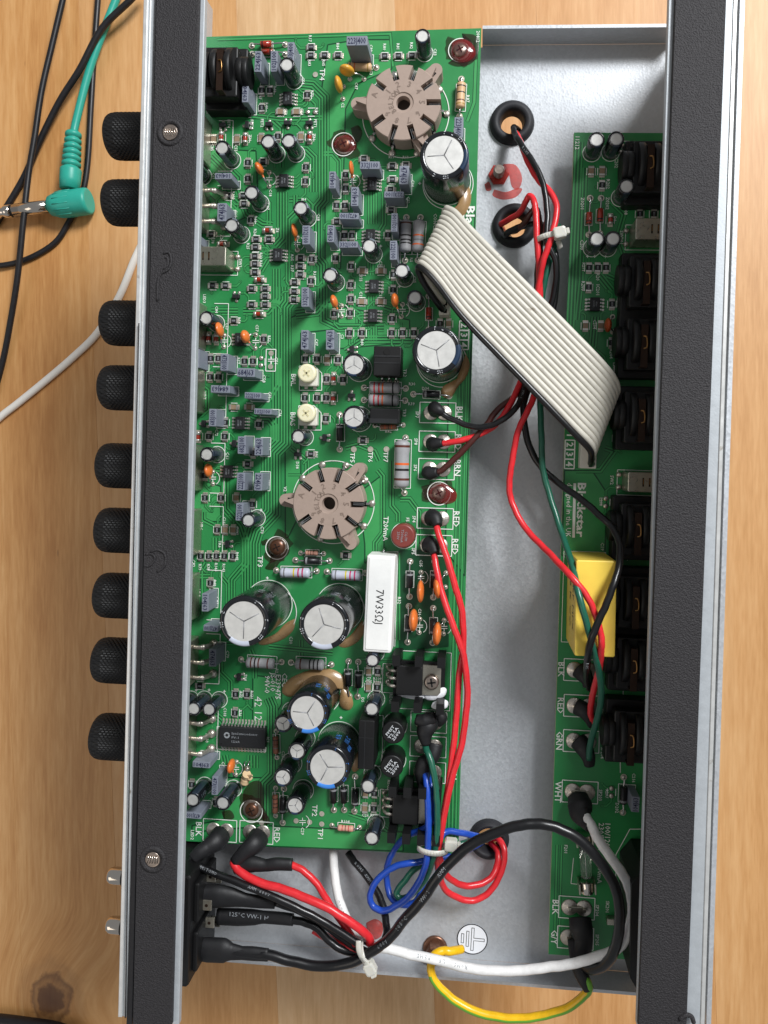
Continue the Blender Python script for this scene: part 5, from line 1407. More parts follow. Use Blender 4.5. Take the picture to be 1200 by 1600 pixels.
# ------------------------------------------------------------------ wires
def wire(pts, r, m, label, shrink=(), name='wire', cat='wire', text=None, group=None, sub_=6, amat=None, seg=12):
    """pts: photo x, photo y, height; shrink: list of (pts, radii, flat)"""
    P = smooth_path([W(*p) for p in pts], sub_)
    for i in range(2, len(P) - 2): P[i] = P[i] + Vector((math.sin(i * 1.7 + r) + math.sin(i * .61), math.sin(i * 1.3 + 2) + math.cos(i * .53), math.sin(i * .9))) * 0.22
    mb = MB(); mb.tube(P, r, m, seg, amat=amat)
    o = wmesh(name, mb, None, tuple(P[0])); tag(o, label, cat, group)
    for sp, rr, fl in shrink:
        Q = smooth_path([W(*p) for p in sp], 6); mb = MB(); n = len(Q)
        rad = []
        for i in range(n):
            f = i / (n - 1) * (len(rr) - 1); k = min(int(f), len(rr) - 2); rad.append(rr[k] + (rr[k + 1] - rr[k]) * (f - k))
        mb.tube(Q, rad, 'shrink', 14, flat=fl)
        wmesh('heat_shrink', mb, o)
    for (t, start, size, mm) in (text or []):
        # lettering printed along the top of the insulation
        mb = MB(); L_ = 0; acc = [0]
        for i in range(1, len(P)): acc.append(acc[-1] + (P[i] - P[i - 1]).length)
        s = start * acc[-1]
        for chr_ in t:
            if chr_ != ' ':
                i = max(j for j in range(len(acc)) if acc[j] <= s) if s > 0 else 0
                i = min(i, len(P) - 2); f = (s - acc[i]) / max(1e-6, acc[i + 1] - acc[i]); p = P[i].lerp(P[i + 1], min(1, f)); d = (P[i + 1] - P[i]).normalized()
                v = (Vector((0, 0, HC)) - p).normalized(); nrm = (v - d * v.dot(d)).normalized(); sd = nrm.cross(d)
                M = Matrix((d, sd, nrm)).transposed().to_4x4(); M.translation = p + nrm * (r + .2)
                vs2, fs2, w2 = glyphs(chr_)
                R_ = r
                mb.add([tuple(M @ Vector((x * size, y * size, (math.sqrt(max(0, R_ * R_ - (y * size) ** 2)) - R_)))) for x, y in vs2], fs2, mm)
            s += size * 1.15
            if s > acc[-1]: break
        if mb.v: wmesh('lettering', mb, o)
    return o
T1 = lambda a, b, d=14: ([(a[0], a[1], 8), ((a[0] + b[0]) / 2, (a[1] + b[1]) / 2, d), (b[0], b[1], d + 4)])
# secondary wires from the upper two grommets
wire([(812, 205, -80), (806, 200, -50), (802, 200, -28), (806, 212, -14), (812, 222, 0), (836, 258, 16), (850, 294, 24), (855, 334, 30), (854, 374, 34), (868, 410, 30), (866, 457, 22), (846, 520, 16), (826, 575, 18), (819, 607, 22), (809, 633, 30), (788, 654, 34), (762, 666, 34), (733, 665, 30), (704, 654, 26), (690, 645, 24), (681, 640, 14)], 4.6, 'wire_black', 'black wire curving from the upper grommet to the topmost BLK tab', [([(681, 641, 6), (679, 638, 22), (684, 640, 30), (692, 645, 29)], [12, 11, 8.5, 6], None)], text=[('RoHS', .17, 4, 'print_grey'), ('VW-1', .75, 3.4, 'print_grey')])
wire([(800, 215, -80), (804, 206, -40), (812, 220, -16), (824, 250, 0), (840, 280, 10), (860, 300, 22), (870, 328, 30), (862, 368, 36), (850, 405, 34), (843, 436, 26), (834, 500, 18), (822, 570, 14), (812, 600, 18), (790, 644, 26), (770, 667, 22), (738, 683, 22), (707, 691, 22), (683, 693, 14)], 4.8, 'wire_red', 'red wire from the upper grommet to the RED tab under the topmost BLK tab', [([(676, 694, 6), (680, 693, 14), (692, 692, 20)], [12, 10, 6], None)])
wire([(786, 360, -80), (782, 352, -50), (790, 346, -36), (812, 332, -14), (822, 314, 6), (828, 306, 12), (834, 314, 18), (837, 330, 22), (839, 370, 26), (842, 420, 24), (844, 500, 18), (838, 580, 16), (836, 612, 22), (825, 641, 28), (809, 675, 30), (801, 717, 30), (796, 750, 26), (798, 778, 24), (810, 808, 30), (832, 838, 44), (860, 866, 74), (890, 898, 112), (916, 930, 118), (930, 960, 118), (938, 988, 118), (940, 1010, 114), (937, 1040, 90), (930, 1070, 62), (924, 1096, 40), (923, 1116, 26), (926, 1130, 18)], 4.8, 'wire_red', 'long red wire looping over bare metal to the yellow capacitor', [([(902, 1104, 9), (912, 1110, 16), (920, 1120, 18), (926, 1134, 16)], [13, 12.5, 10, 7], .8)])
wire([(800, 362, -80), (806, 360, -40), (818, 350, -16), (836, 326, 0), (842, 345, 10), (844, 390, 16), (840, 420, 18), (838, 470, 10), (830, 560, 8), (814, 608, 14), (777, 641, 20), (759, 665, 22), (733, 694, 24), (707, 720, 22), (690, 735, 18), (676, 739, 12)], 4.8, 'wire_brown', 'brown wire running to the BRN tab', [([(666, 738, 6), (672, 739, 12), (684, 738, 18)], [10, 11, 7], None)])
wire([(796, 372, -80), (790, 368, -40), (800, 360, -30), (828, 350, -20), (846, 352, -4), (858, 372, 8), (869, 410, 10), (866, 470, 6), (846, 550, 4), (824, 610, 8), (818, 640, 10), (824, 688, 8), (844, 728, 6), (872, 754, 14), (910, 782, 40), (940, 808, 60), (956, 824, 70), (966, 842, 84), (969, 862, 100), (967, 884, 114), (959, 912, 126), (947, 944, 130), (934, 974, 130), (923, 1002, 126), (918, 1032, 96), (917, 1056, 50), (921, 1076, 20)], 5.2, 'wire_black', 'long black wire sweeping across the white lettering to the yellow capacitor', [([(904, 1046, 9), (912, 1054, 16), (918, 1064, 22), (919, 1074, 24)], [13, 13, 10, 8], .8)], text=[('RoHS', .90, 4.4, 'print_white')])
wire([(872, 352, 2), (872, 370, 10), (862, 395, 16), (853, 431, 18), (846, 470, 12), (840, 540, 8), (844, 623, 16), (846, 681, 22), (848, 730, 24), (858, 772, 28), (876, 828, 46), (894, 884, 96), (906, 936, 124), (920, 986, 122), (930, 1024, 104), (938, 1060, 84), (939, 1092, 70), (934, 1120, 56), (924, 1155, 40), (920, 1186, 26)], 4.8, 'wire_green', 'dark green wire running from the upper cable tie to the GRN tab', [([(903, 1157, 9), (912, 1168, 17), (919, 1182, 20), (921, 1196, 18)], [14, 14, 11, 8], .8)])
# two red wires down to the lowest grommet
wire([(680, 812, 10), (684, 830, 24), (697, 868, 34), (712, 918, 40), (722, 958, 40), (724, 1010, 36), (718, 1050, 34), (714, 1106, 36), (707, 1180, 40), (699, 1236, 42), (690, 1290, 42), (686, 1322, 40), (688, 1344, 32), (697, 1366, 20), (714, 1380, 8), (735, 1384, 0), (760, 1377, -10), (774, 1360, -20), (778, 1332, -34), (768, 1318, -60), (764, 1318, -85)], 5.0, 'wire_red', 'red wire from the upper RED tab of the two, with the smaller bottom loop', [([(674, 808, 6), (680, 811, 14), (684, 822, 22)], [14, 12, 7], None)])
wire([(676, 856, 10), (680, 876, 24), (690, 926, 36), (710, 982, 46), (724, 1024, 48), (730, 1070, 46), (729, 1108, 44), (722, 1160, 44), (708, 1210, 46), (696, 1262, 46), (687, 1316, 42), (683, 1340, 34), (688, 1372, 18), (697, 1391, 6), (721, 1405, -4), (744, 1406, -10), (767, 1391, -16), (784, 1360, -22), (788, 1330, -28), (780, 1312, -40), (768, 1310, -60), (764, 1310, -85)], 5.0, 'wire_red', 'red wire from the lower RED tab of the two, with the wider bottom loop', [([(670, 850, 6), (676, 854, 14), (680, 866, 22)], [14, 12, 7], None)])
# blue and green secondaries
wire([(664, 1196, 14), (665, 1208, 30), (667, 1230, 42), (669, 1270, 50), (669, 1300, 52), (667, 1342, 50), (655, 1377, 46), (637, 1402, 42), (618, 1416, 36), (599, 1423, 30), (583, 1416, 26), (578, 1400, 24), (588, 1377, 24), (609, 1358, 26), (632, 1350, 28), (653, 1347, 24), (676, 1343, 12), (700, 1338, 0), (726, 1330, -14), (748, 1318, -34), (758, 1312, -60), (760, 1312, -85)], 5.0, 'wire_blue', 'blue wire with the wide loop below the board', [([(662, 1228, 20), (660, 1206, 22), (664, 1192, 24), (672, 1186, 22)], [9, 13, 13, 9], None)])
wire([(676, 1212, 10), (674, 1224, 24), (674, 1260, 36), (670, 1290, 38), (640, 1304, 20), (623, 1318, 2), (611, 1337, -4), (604, 1360, -6), (606, 1386, -2), (613, 1405, 6), (632, 1414, 12), (651, 1407, 14), (660, 1388, 12), (668, 1360, 14), (682, 1330, 20), (690, 1306, 16), (702, 1299, 8), (730, 1303, -4), (753, 1309, -26), (760, 1308, -60), (760, 1308, -85)], 5.0, 'wire_blue', 'blue wire with the narrow loop tucked behind the wide one')
wire([(662, 1158, 14), (666, 1170, 32), (672, 1186, 42), (680, 1220, 48), (683, 1260, 50), (683, 1306, 48), (676, 1342, 44), (665, 1372, 36), (646, 1395, 26), (628, 1404, 18), (620, 1394, 14), (637, 1370, 16), (651, 1356, 16), (680, 1340, 8), (712, 1322, -6), (738, 1314, -20), (754, 1312, -46), (756, 1312, -85)], 5.0, 'wire_green', 'dark green wire looping below the board beside the blue wires', [([(676, 1122, 16), (668, 1134, 24), (664, 1146, 26), (666, 1164, 28)], [14, 15, 13, 7], None), ([(680, 1162, 18), (676, 1180, 24), (668, 1192, 24)], [13, 12, 10], None)])
wire([(672, 1130, 8), (678, 1122, 24), (690, 1112, 26)], 5, 'wire_black', 'short black stub wire under the voltage regulator', [([(650, 1124, 26), (664, 1126, 28), (680, 1120, 28)], [8, 11, 9], None), ([(684, 1114, 24), (690, 1122, 22), (684, 1130, 18)], [8, 9, 7], None)])
# mains and switch wiring at the lower edge
wire([(345, 1484, 46), (400, 1490, 46), (420, 1492, 46), (457, 1502, 44), (503, 1510, 42), (550, 1503, 48), (585, 1484, 62), (609, 1465, 74), (632, 1437, 84), (660, 1405, 92), (688, 1365, 98), (716, 1335, 102), (744, 1315, 104), (777, 1300, 106), (810, 1290, 108), (838, 1287, 108), (866, 1292, 108), (899, 1307, 108), (930, 1337, 106), (955, 1373, 104), (967, 1410, 102), (967, 1454, 96), (958, 1490, 84), (940, 1510, 66), (920, 1514, 46), (908, 1500, 30), (908, 1480, 22)], 7.6, 'wire_black', 'thick black mains cable arching over the earth sticker',
     [([(312, 1483, 46), (324, 1484, 46), (350, 1485, 46), (362, 1487, 46), (378, 1489, 46), (396, 1490, 46), (419, 1492, 46)], [17, 19, 19, 13, 10.5, 11, 10], .62), ([(906, 1434, 12), (908, 1450, 20), (912, 1470, 24), (910, 1492, 28), (916, 1508, 38)], [17, 18, 14, 13, 9], .7)],
     text=[('600V', .285, 5.2, 'print_grey'), ('105°C', .335, 5.2, 'print_grey'), ('VW-1', .40, 5.2, 'print_grey'), ('AWM', .45, 5.2, 'print_grey')])
wire([(908, 1262, 16), (918, 1280, 44), (924, 1290, 50), (934, 1310, 60), (952, 1337, 70), (970, 1361, 76), (983, 1388, 80), (988, 1415, 82), (985, 1445, 80), (975, 1470, 76), (962, 1484, 70), (940, 1492, 66), (910, 1502, 60), (880, 1508, 54), (850, 1512, 48), (815, 1516, 44), (777, 1517, 42), (730, 1512, 40), (683, 1500, 40), (637, 1490, 42), (606, 1482, 44), (580, 1478, 38), (556, 1462, 22), (540, 1432, 4), (527, 1395, -10), (522, 1355, -22), (521, 1325, -30)], 7.2, 'wire_white', 'thick white mains cable running along the bottom edge from the WHT tab', [([(902, 1243, 9), (906, 1258, 20), (908, 1272, 30), (916, 1284, 42), (922, 1290, 50)], [15, 19, 17, 11, 10], .8)], text=[('RoHS  LF  PbHE', .60, 5.0, 'print_grey'), ('600V', .88, 4.6, 'print_grey')])
wire([(401, 1304, 8), (388, 1322, 24), (370, 1340, 34), (366, 1350, 38), (380, 1366, 44), (410, 1380, 50), (447, 1391, 54), (480, 1404, 58), (515, 1420, 60), (548, 1441, 58), (569, 1457, 52), (579, 1470, 44), (570, 1480, 36), (550, 1482, 28), (520, 1470, 20), (490, 1452, 20)], 6.4, 'wire_red', 'red wire from the RED tab by the front rail, topmost in the bundle', [([(405, 1308, 8), (398, 1318, 24), (384, 1330, 32), (366, 1348, 37)], [17, 16, 12.5, 9], .8)])
wire([(455, 1351, 30), (475, 1361, 32), (494, 1380, 34), (508, 1401, 36), (522, 1424, 36), (544, 1454, 36), (556, 1476, 34)], 5.4, 'wire_red', 'shorter red wire leaving the horizontal sleeve of the power switch', [([(366, 1356, 32), (392, 1350, 32), (415, 1352, 32), (432, 1350, 32), (457, 1351, 30)], [10, 13, 9.5, 10, 9.5], .8)])
wire([(344, 1304, 8), (330, 1320, 24), (304, 1338, 40), (302, 1346, 44), (312, 1354, 46), (340, 1366, 48), (382, 1383, 52), (422, 1399, 54), (457, 1415, 54), (492, 1432, 52), (527, 1453, 48), (560, 1474, 44), (585, 1486, 44)], 5.6, 'wire_black', 'black wire from the BLK tab by the front rail', [([(346, 1304, 8), (338, 1314, 24), (324, 1324, 34), (312, 1332, 40), (302, 1342, 44)], [16, 16, 12, 11, 9], .85)], text=[('SUMITOMO', .18, 4, 'print_grey'), ('AWM 600V', .42, 4, 'print_grey')])
wire([(430, 1410, 36), (470, 1424, 34), (500, 1440, 32), (530, 1462, 30), (560, 1484, 32)], 5.4, 'wire_black', 'black wire from the upper tapered sleeve of the power switch', [([(312, 1401, 44), (340, 1400, 44), (362, 1402, 42), (382, 1406, 40), (405, 1409, 38), (430, 1412, 36)], [18, 18, 15, 11, 10, 8], .6)])
o125 = wire([(455, 1437, 30), (476, 1441, 30), (495, 1450, 30), (515, 1470, 30), (535, 1484, 30), (562, 1490, 32)], 6.0, 'wire_black', 'black wire from the sleeve printed 125°C VW-1', [([(340, 1432, 20), (372, 1433, 20), (395, 1433, 22), (412, 1433, 24), (440, 1435, 28), (458, 1437, 30)], [13, 13.5, 12.5, 10, 10, 9.5], .7)])
mb = MB(); mb.text('125°C VW-1 H (0)', W(396, 1432, 31.8), 6.5, math.degrees(RB) - 2, 31.8, 'print_grey', 0, 76); wmesh('lettering', mb, o125)
wire([(544, 1332, -34), (552, 1344, -26), (567, 1362, -16), (588, 1391, 0), (599, 1419, 16), (604, 1447, 34), (603, 1463, 46), (594, 1480, 52), (570, 1494, 44)], 5.8, 'wire_black', 'black wire coming out from under the board edge beside the blue loop', text=[('RoHS AWM', .12, 4.2, 'print_grey')])
# yellow-green earth
def yg(k, i): return 'stripe_green' if k in (1, 2, 3) and i > 26 else 'wire_yellow'
wire([(722, 1483, -12), (705, 1486, 2), (692, 1486, 4), (679, 1492, 8), (673, 1512, 14), (681, 1535, 18), (707, 1561, 20), (742, 1580, 22), (777, 1589, 24), (815, 1591, 26), (852, 1586, 28), (890, 1573, 34), (912, 1556, 40), (920, 1544, 44), (916, 1532, 44), (906, 1515, 36)], 6.4, 'wire_yellow', 'yellow and green earth wire hanging past the bottom edge', [([(920, 1546, 44), (912, 1530, 42), (904, 1514, 36), (902, 1494, 26), (900, 1470, 12)], [8, 10, 9.5, 12, 13], .85)], amat=yg)
# ribbon cable
rib = link('ribbon_cable', None, None, W(700, 400, 20)); tag(rib, 'wide white ribbon cable crossing between the two boards', 'ribbon cable')
N = 14
for k in range(N):
    f = k / (N - 1)
    e = lambda a, b: a + (b - a) * f
    st = (e(697, 692), e(332, 480))
    crest = (e(701, 655), e(326, 418))
    end = (e(963, 922), e(600, 706))
    pin = (e(927, 922), e(600, 724))
    bulge = math.sin(f * math.pi) * 3
    Q = [(st[0], st[1], 22), (st[0] - 3, st[1] + 1, 38), (e(698, 662), e(326, 442), 52 + 8 * f), (crest[0] - 2, crest[1], 66 + 6 * f), (crest[0] + 10, crest[1] + 6, 76 + 4 * f), (crest[0] + 30, crest[1] + 28, 82), (e(766, 724), e(390, 497), 88), (e(832, 790), e(456, 566), 90), (e(900, 856), e(525, 634), 88), (e(945, 896), e(572, 676), 82), (end[0] - 1, end[1] - 4, 70), (e(964, 924), e(614, 716), 56), (e(952, 923), e(616, 724), 40), (pin[0] + 3, pin[1] + 1, 26)]
    P = smooth_path([W(*q) for q in Q], 5)
    mb = MB(); mb.tube(P, 4.75, 'wire_black' if k == N - 1 else 'strand_white', 10)
    o = wmesh('strand', mb, rib)
    if k == N - 1: tag(o, 'black edge strand of the ribbon')
# cable ties
def tie(px, py, z, rx, rz_, ang, head, label, wz=8, tail=None):
    c = W(px, py, z); mb = MB(); n = 32
    a = R(ang)
    ux = Vector((math.cos(a), math.sin(a), 0)); uy = Vector((-math.sin(a), math.cos(a), 0)); uz = Vector((0, 0, 1))
    vs_ = []
    for i in range(n):
        t = 2 * math.pi * i / n
        for rr, w in ((0, -wz / 2), (1.8, -wz / 2), (1.8, wz / 2), (0, wz / 2)):
            vs_.append(tuple(c + ux * (rx + rr) * math.cos(t) + uz * (rz_ + rr) * math.sin(t) + uy * w))
    fs = [(i * 4 + k, i * 4 + (k + 1) % 4, ((i + 1) % n) * 4 + (k + 1) % 4, ((i + 1) % n) * 4 + k) for i in range(n) for k in range(4)]
    mb.add(vs_, [f[::-1] for f in fs], 'nylon', True)
    o = wmesh('cable_tie', mb, None, tuple(c)); tag(o, label, 'cable tie', 'white cable ties')
    hb = MB(); hp = W(*head); M = Matrix.Translation(hp) @ Matrix.Rotation(a, 4, 'Z')
    hb.box(-9, -8.5, -7, 10, 8.5, 7, 'nylon', ch=2.5, M=M); hb.box(10, -4.5, -4, 15, 4.5, 4, 'nylon', ch=1, M=M)
    wmesh('tie_head', hb, o)
    if tail:
        tb = MB(); tb.tube(smooth_path([W(*q) for q in tail]), 4.2, 'nylon', 8, flat=.35); wmesh('tie_tail', tb, o)
    rb = MB()
    for i in range(10):
        t = math.pi * (.1 + .06 * i); p = c + ux * (rx + 1.9) * math.cos(t) + uz * (rz_ + 1.9) * math.sin(t)
        rb.tube([p - uy * wz * .3, p + uy * wz * .3], .5, 'nylon', 4)
    wmesh('tie_teeth', rb, o)
tie(676, 1325, 42, 22, 15, -4, (704, 1320, 48), 'white cable tie gathering the blue, green and red wires')
tie(857, 373, 18, 20, 22, 12, (874, 364, 42), 'white cable tie round the bundle near the upper grommets', tail=[(872, 376, 30), (876, 388, 20)])
tie(571, 1484, 42, 13, 20, -62, (578, 1512, 52), 'white cable tie hanging off the bottom bundle', tail=[(560, 1470, 62), (561, 1486, 64), (568, 1500, 60), (576, 1510, 54)])
# ------------------------------------------------------------------ leads on the table
ZB = -500
def lead(pts, r, m, label, cat='cable', name='cable'):
    P = smooth_path([W(a, b, ZB + r + z) for a, b, z in pts], 6); mb = MB(); mb.tube(P, r, m, 14); o = wmesh(name, mb, None, tuple(P[0])); tag(o, label, cat); return o
lead([(103, -25, 30), (98, 0, 28), (82, 68, 26), (65, 142, 26), (54, 215, 26), (45, 269, 26), (37, 340, 28), (28, 428, 20), (17, 499, 10), (3, 570, 2), (-20, 650, 0)], 6.6, 'cable_black', 'black cable crossing over the metal jack plug, the leftmost')
lead([(225, -25, 36), (204, 0, 34), (159, 45, 30), (125, 108, 24), (93, 159, 16), (62, 221, 8), (37, 278, 0), (0, 340, 0), (-30, 385, 0)], 7.2, 'cable_black', 'black cable running diagonally across the teal cable')
lead([(155, -25, 0), (153, 0, 0), (147, 85, 0), (142, 170, 0), (137, 255, 0), (128, 305, 0), (108, 346, 0), (85, 380, 0), (42, 405, 0), (0, 415, 2), (-30, 412, 2)], 6.4, 'cable_black', 'black cable passing under the teal plug and bending left')
lead([(260, 300, 0), (232, 360, 0), (210, 406, 0), (187, 462, 0), (153, 519, 0), (113, 559, 0), (71, 595, 0), (28, 630, 0), (0, 652, 0), (-40, 690, 0)], 8.2, 'cable_white', 'white cable emerging from under the knobs onto the table')
lead([(-30, 1592, 4), (10, 1596, 4), (40, 1600, 4), (90, 1608, 4), (130, 1625, 4)], 14, 'cable_black', 'thick ridged black cable end at the bottom edge of the table')
o = lead([(190, -25, 10), (181, 0, 8), (153, 71, 12), (136, 122, 12), (120, 185, 14), (115, 208, 16)], 8.5, 'cable_teal', 'teal instrument cable with right-angle jack plug', 'cable', 'instrument_cable')
tp = [W(115, 206, ZB + 26), W(111, 262, ZB + 28), W(108, 300, ZB + 30)]
d = (tp[1] - tp[0]); L_ = d.length; d.normalize()
M = Matrix.Translation(tp[0]) @ d.to_track_quat('Z', 'Y').to_matrix().to_4x4()
mb = MB(); prof = [(14, 0), (17, 3)]
for k in range(6):
    z = 5 + k * L_ / 6.2; prof += [(17.5 + k * .6, z), (17.5 + k * .6, z + 6.5), (13.5 + k * .6, z + 7.5), (13.5 + k * .6, z + 10)]
prof += [(22, L_ * .99 + 4), (23, L_ + 6), (22.5, L_ * 1.35), (21, L_ * 1.6)]
mb.lathe(prof, 26, 'cable_teal', M); wmesh('strain_relief', mb, o)
A, B_ = W(140, 314, ZB + 30), W(78, 322, ZB + 30); d = (B_ - A); L_ = d.length; M = Matrix.Translation(A) @ d.normalized().to_track_quat('Z', 'Y').to_matrix().to_4x4()
mb = MB(); mb.lathe([(24, 0), (28.5, 2), (29.5, 8), (29.5, L_ * .62), (27, L_ * .8), (22, L_ * .97), (17, L_)], 32, 'cable_teal', M, amat=None)
for k in range(14):
    a = R(k * 25.7); 
    mb.tube([tuple(M @ Vector((29.4 * math.cos(a), 29.4 * math.sin(a), L_ * .4))), tuple(M @ Vector((29.0 * math.cos(a), 29.0 * math.sin(a), L_ * .66))), tuple(M @ Vector((27.2 * math.cos(a), 27.2 * math.sin(a), L_ * .8)))], 1.1, 'cable_teal', 5)
wmesh('plug_housing', mb, o)
mb = MB(); mb.lathe([(14.5, L_ - 2), (14.5, L_ + 84)], 24, 'chrome', M); mb.lathe([(13.6, L_ + 84), (13.6, L_ + 90)], 24, 'black_plastic', M); mb.lathe([(14.3, L_ + 90), (14.3, L_ + 104), (9, L_ + 112), (13.6, L_ + 120), (12, L_ + 128), (5, L_ + 140), (0, L_ + 142)], 24, 'chrome', M); wmesh('plug_tip', mb, o)

# ------------------------------------------------------------------ printed legends
T = [('TP4', 504, 117, 8), ('TP3', 407, 877, 8), ('TP2', 492, 1266, 8), ('TP1', 501, 1302, 8), ('TP5', 551, 715, 7), ('TP6', 579, 714, 7), ('TP7', 603, 714, 7), ('BAL', 459, 594, 8), ('BIAS', 458, 655, 8), ('T200mA', 603, 826, 7.5), ('20812', 747, 58, 5), ('CEC', 445, 1062, 8), ('E239475', 435, 1073, 8), ('JS-010', 427, 1065, 8), ('94V-0', 418, 1069, 8),
     ('R17', 485, 61, 4.5), ('R83', 484, 99, 4.5), ('R65', 506, 99, 4.5), ('R84', 528, 73, 4.5), ('C54', 474, 127, 4.5), ('R47', 407, 151, 4.5), ('R48', 430, 140, 4.5), ('R49', 417, 166, 4.5), ('R72', 488, 147, 4.5), ('C45', 325, 173, 4.5), ('R95', 358, 172, 4.5), ('C51', 391, 180, 4.5), ('C52', 447, 175, 4.5), ('C53', 472, 175, 4.5), ('R74', 495, 174, 4.5), ('FET1', 493, 193, 4.5), ('FET2', 410, 193, 4.5), ('FET3', 394, 194, 4.5), ('FET4', 358, 194, 4.5), ('C85', 332, 231, 4.5), ('C55', 369, 232, 4.5), ('Z30', 391, 216, 4.5), ('Z31', 491, 214, 4.5),
     ('C88', 580, 76, 4.5), ('R80', 601, 74, 4.5), ('R81', 622, 73, 4.5), ('R82', 643, 72, 4.5), ('C83', 680, 82, 4.5), ('R87', 731, 155, 5), ('R53', 580, 113, 4.5), ('C87', 557, 135, 4.5), ('C2', 536, 165, 4.5), ('C61', 334, 275, 4.5), ('C64', 369, 334, 4.5), ('C87', 419, 323, 4.5), ('C18', 423, 302, 4.5), ('R102', 365, 306, 4.5), ('R66', 400, 343, 4.5), ('Z6', 434, 360, 4.5), ('R26', 399, 363, 4.5), ('R25', 388, 385, 4.5), ('C68', 498, 340, 4.5), ('C1', 489, 372, 4.5), ('R37', 457, 420, 4.5), ('R35', 457, 403, 4.5), ('R78', 333, 376, 4.5), ('Z24', 347, 372, 4.5), ('R44', 494, 405, 4.5), ('R147', 492, 431, 4.5), ('R33', 408, 400, 4.5), ('R34', 408, 412, 4.5), ('SW1', 376, 411, 5), ('LED3', 320, 467, 4.5), ('C92', 638, 313, 4.5), ('C94', 645, 287, 4.5), ('C159', 595, 415, 4.5), ('C155', 564, 433, 4.5), ('C157', 564, 463, 4.5), ('C156', 595, 463, 4.5), ('C95', 648, 437, 4.5), ('R1', 643, 406, 4.5),
     ('C84', 339, 484, 4.5), ('C63', 355, 510, 4.5), ('C57', 402, 513, 4.5), ('C56', 432, 564, 5), ('C58', 413, 592, 5), ('C77', 372, 613, 5), ('C71', 422, 617, 4.5), ('C74', 438, 645, 4.5), ('R57', 373, 564, 4.5), ('R51', 421, 529, 4.5), ('R58', 374, 501, 4.5), ('VR7', 320, 618, 5), ('C47', 495, 535, 4.5), ('C3', 535, 526, 4.5), ('C72', 339, 676, 4.5), ('C76', 421, 698, 5), ('C75', 419, 753, 5), ('C70', 410, 828, 5), ('C61', 356, 712, 5), ('V2', 446, 764, 5), ('D38', 465, 727, 4.5), ('R91', 495, 710, 4.5), ('VR6', 315, 822, 5), ('C161', 351, 814, 4.5), ('C132', 371, 829, 4.5), ('TR6', 344, 850, 4.5), ('R142', 371, 869, 4.5), ('R79', 313, 886, 4.5), ('R78', 326, 886, 4.5), ('R144', 338, 886, 4.5), ('R143', 350, 887, 4.5), ('C82', 303, 880, 5), ('R82', 336, 911, 4.5), ('C83', 340, 938, 5), ('VR5', 311, 926, 5), ('C30', 455, 1000, 5), ('C79', 356, 1022, 5), ('R2', 433, 1048, 4.5), ('Z04', 384, 1058, 4.5), ('R131', 394, 1085, 4.5), ('R72', 377, 1085, 4.5), ('C103', 352, 1112, 4.5), ('R36', 376, 1114, 4.5), ('VR10', 324, 1152, 5), ('IC1', 419, 1155, 4.5), ('C77', 349, 1195, 4.5), ('C99', 352, 1220, 4.5), ('LED2', 301, 1304, 5), ('C29', 473, 1298, 5), ('C28', 443, 1178, 4.5),
     ('SP7', 652, 648, 5), ('SP8', 650, 690, 5), ('SP6', 649, 731, 5), ('SP4', 647, 811, 5), ('SP5', 646, 861, 5), ('F5', 637, 812, 5), ('C35', 658, 880, 4.5), ('C36', 656, 956, 4.5), ('R32', 624, 938, 5), ('TR2', 633, 583, 5), ('TR3', 632, 645, 5), ('R80', 566, 535, 4.5), ('CONC2', 680, 347, 5), ('REG1', 611, 1091, 5), ('REG2', 608, 1226, 5), ('D5', 567, 1093, 4.5), ('VR2', 461, 594, 4)]
for t, x, y, s in T: stext('m', t, x, y, s, -90, 0.01)
for t, x, y, s in [('R30', 644, 600, 4.5), ('R39', 643, 631, 4.5), ('D34', 665, 607, 4.5), ('R42', 607, 674, 4.5), ('R104', 540, 1283, 4.5), ('C26', 571, 1273, 4.5), ('R101', 585, 1273, 4.5), ('C7', 576, 1060, 4.5), ('C25', 576, 1064.5, 4.5), ('R109', 590, 1060, 4.5), ('R106', 590, 1065, 4.5), ('R19', 612, 246, 4), ('R60', 634, 246, 4), ('IR4', 475, 312, 4), ('C151', 595, 416, 4)]: stext('m', t, x, y, s, 0, 0.01)
stext('m', '42', 404, 1096, 12, -90, -.005); stext('m', '12', 404, 1119, 12, -90, -.005)
for t, x, y, s in [('11212', 902, 224, 6), ('C202', 963, 255, 5), ('C208', 978, 328, 5), ('R202', 950, 288, 5), ('Z0201', 910, 318, 5), ('Z0202', 949, 318, 5), ('C209', 909, 383, 5), ('SW201', 971, 371, 5), ('D4', 961, 342, 4), ('R211', 912, 417, 4.5), ('R20', 934, 433, 5), ('R200', 911, 447, 5), ('IC201', 934, 453, 5), ('R205', 966, 473, 5), ('JK5', 974, 480, 5), ('C210', 969, 509, 5), ('C204', 929, 507, 4.5), ('R204', 955, 553, 5), ('L205', 960, 573, 4.5), ('JK6', 972, 588, 5), ('SW2', 956, 750, 5), ('L208', 939, 784, 4.5), ('C19', 941, 854, 5), ('SP201', 940, 1100, 5), ('SP202', 943, 1106, 4.5), ('SP204', 941, 1176, 5), ('SP203', 938, 1242, 5), ('JK7', 951, 1182, 5), ('JK8', 955, 1071, 5), ('C216', 990, 1215, 4.5), ('D202', 964, 1262, 5), ('R207', 948, 1240, 4.5), ('F201', 884, 1326, 5), ('100/120V', 949, 1308, 8), ('230/240V', 939, 1308, 8), ('200mA', 937, 1365, 7), ('SP204', 933, 1422, 5), ('SP205', 933, 1468, 5), ('SK201', 949, 1416, 5), ('+', 1, 1, 1)][:-1]: stext('r', t, x, y, s, -90, 0.01)
stext('r', 'Blackstar', 908, 797, 12, -90, .025, 84); stext('r', 'designed in the UK', 889, 797, 8.0, -90, .008, 84)
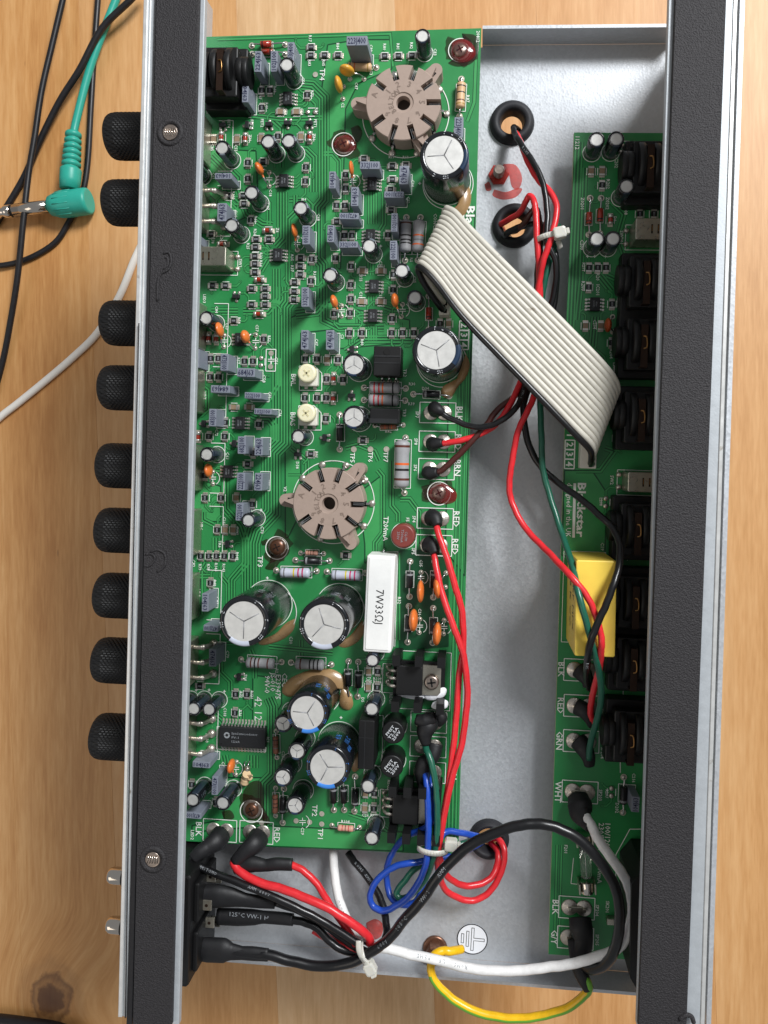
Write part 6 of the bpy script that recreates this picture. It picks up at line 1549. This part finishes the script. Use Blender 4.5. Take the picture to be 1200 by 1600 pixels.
SILK['r'].strip(W(898, 755), W(896, 840), 4.2, ZS + .05, 'silk')
stext('m', 'Blackstar', 734, 366, 13, -90, .025, 86); SILK['m'].strip(W(724, 324), W(721, 410), 4, ZS + .05, 'silk')
def numbox(b, x, y, n0=None):
    for k, t in enumerate('1234'):
        cx, cy = x - k * .5, y + k * 15; stext(b, t, cx, cy, 10, -90, .03)
        if k: srect(b, cx - 7.5, cy - 7.2, cx + 7.5, cy + 7.2, 1.8)
numbox('m', 726, 494); numbox('r', 891, 680)
for (a, b_) in ((466, 590), (566, 480)): pass
for (px, py) in ((553, 702), (579, 702), (604, 702)): padring('m', px, py, 4.6, False); SILK['m'].disc(W(px, py), 2, .4, 'score', 12)
for (px, py) in ((503, 1271), (503, 1287), (493, 117), (463, 1282), (484, 1284), (424, 552), (423, 573), (409, 1285)): padring('m', px, py, 4.2, False); SILK['m'].disc(W(px, py), 1.8, .4, 'score', 12)
srect('m', 416, 546, 431, 580, 1.3); sl('m', 424, 557, 424, 561, 2); sl('m', 424, 565, 424, 569, 2); sl('m', 419, 561.5, 429, 561.5, 1.2); sl('m', 419, 564.5, 429, 564.5, 1.2)
for (px, py) in ((421, 280), (552, 284), (534, 486), (465, 381), (351, 533), (400, 534), (333, 747), (369, 1200), (658, 902), (656, 978), (694, 980), (629, 485), (473, 1283)):
    sl('m', px - 5, py - 1.6, px + 5, py - 1.6, 1.1); sl('m', px - 5, py + 1.6, px + 5, py + 1.6, 1.1); sl('m', px, py - 6, px, py - 1.6, 1.1); sl('m', px, py + 1.6, px, py + 6, 1.1)
    P = W(px, py); SILK['m'].ring(P, 11, 1, ZS, 'silk', 40, -60, 60)
sring('m', 423, 956, 42, 1.2, -30, 200); sring('m', 530, 958, 42, 1.2, -30, 200); sring('m', 700, 288, 39, 1.2); sring('m', 690, 566, 39, 1.2)

for b, par in PAR.items():
    o = wmesh('silkscreen_print', SILK[b], par, tuple(WL[par.name])); o['kind'] = 'stuff'
    o = wmesh('copper_traces', TR[b], par, tuple(WL[par.name])); o['kind'] = 'stuff'
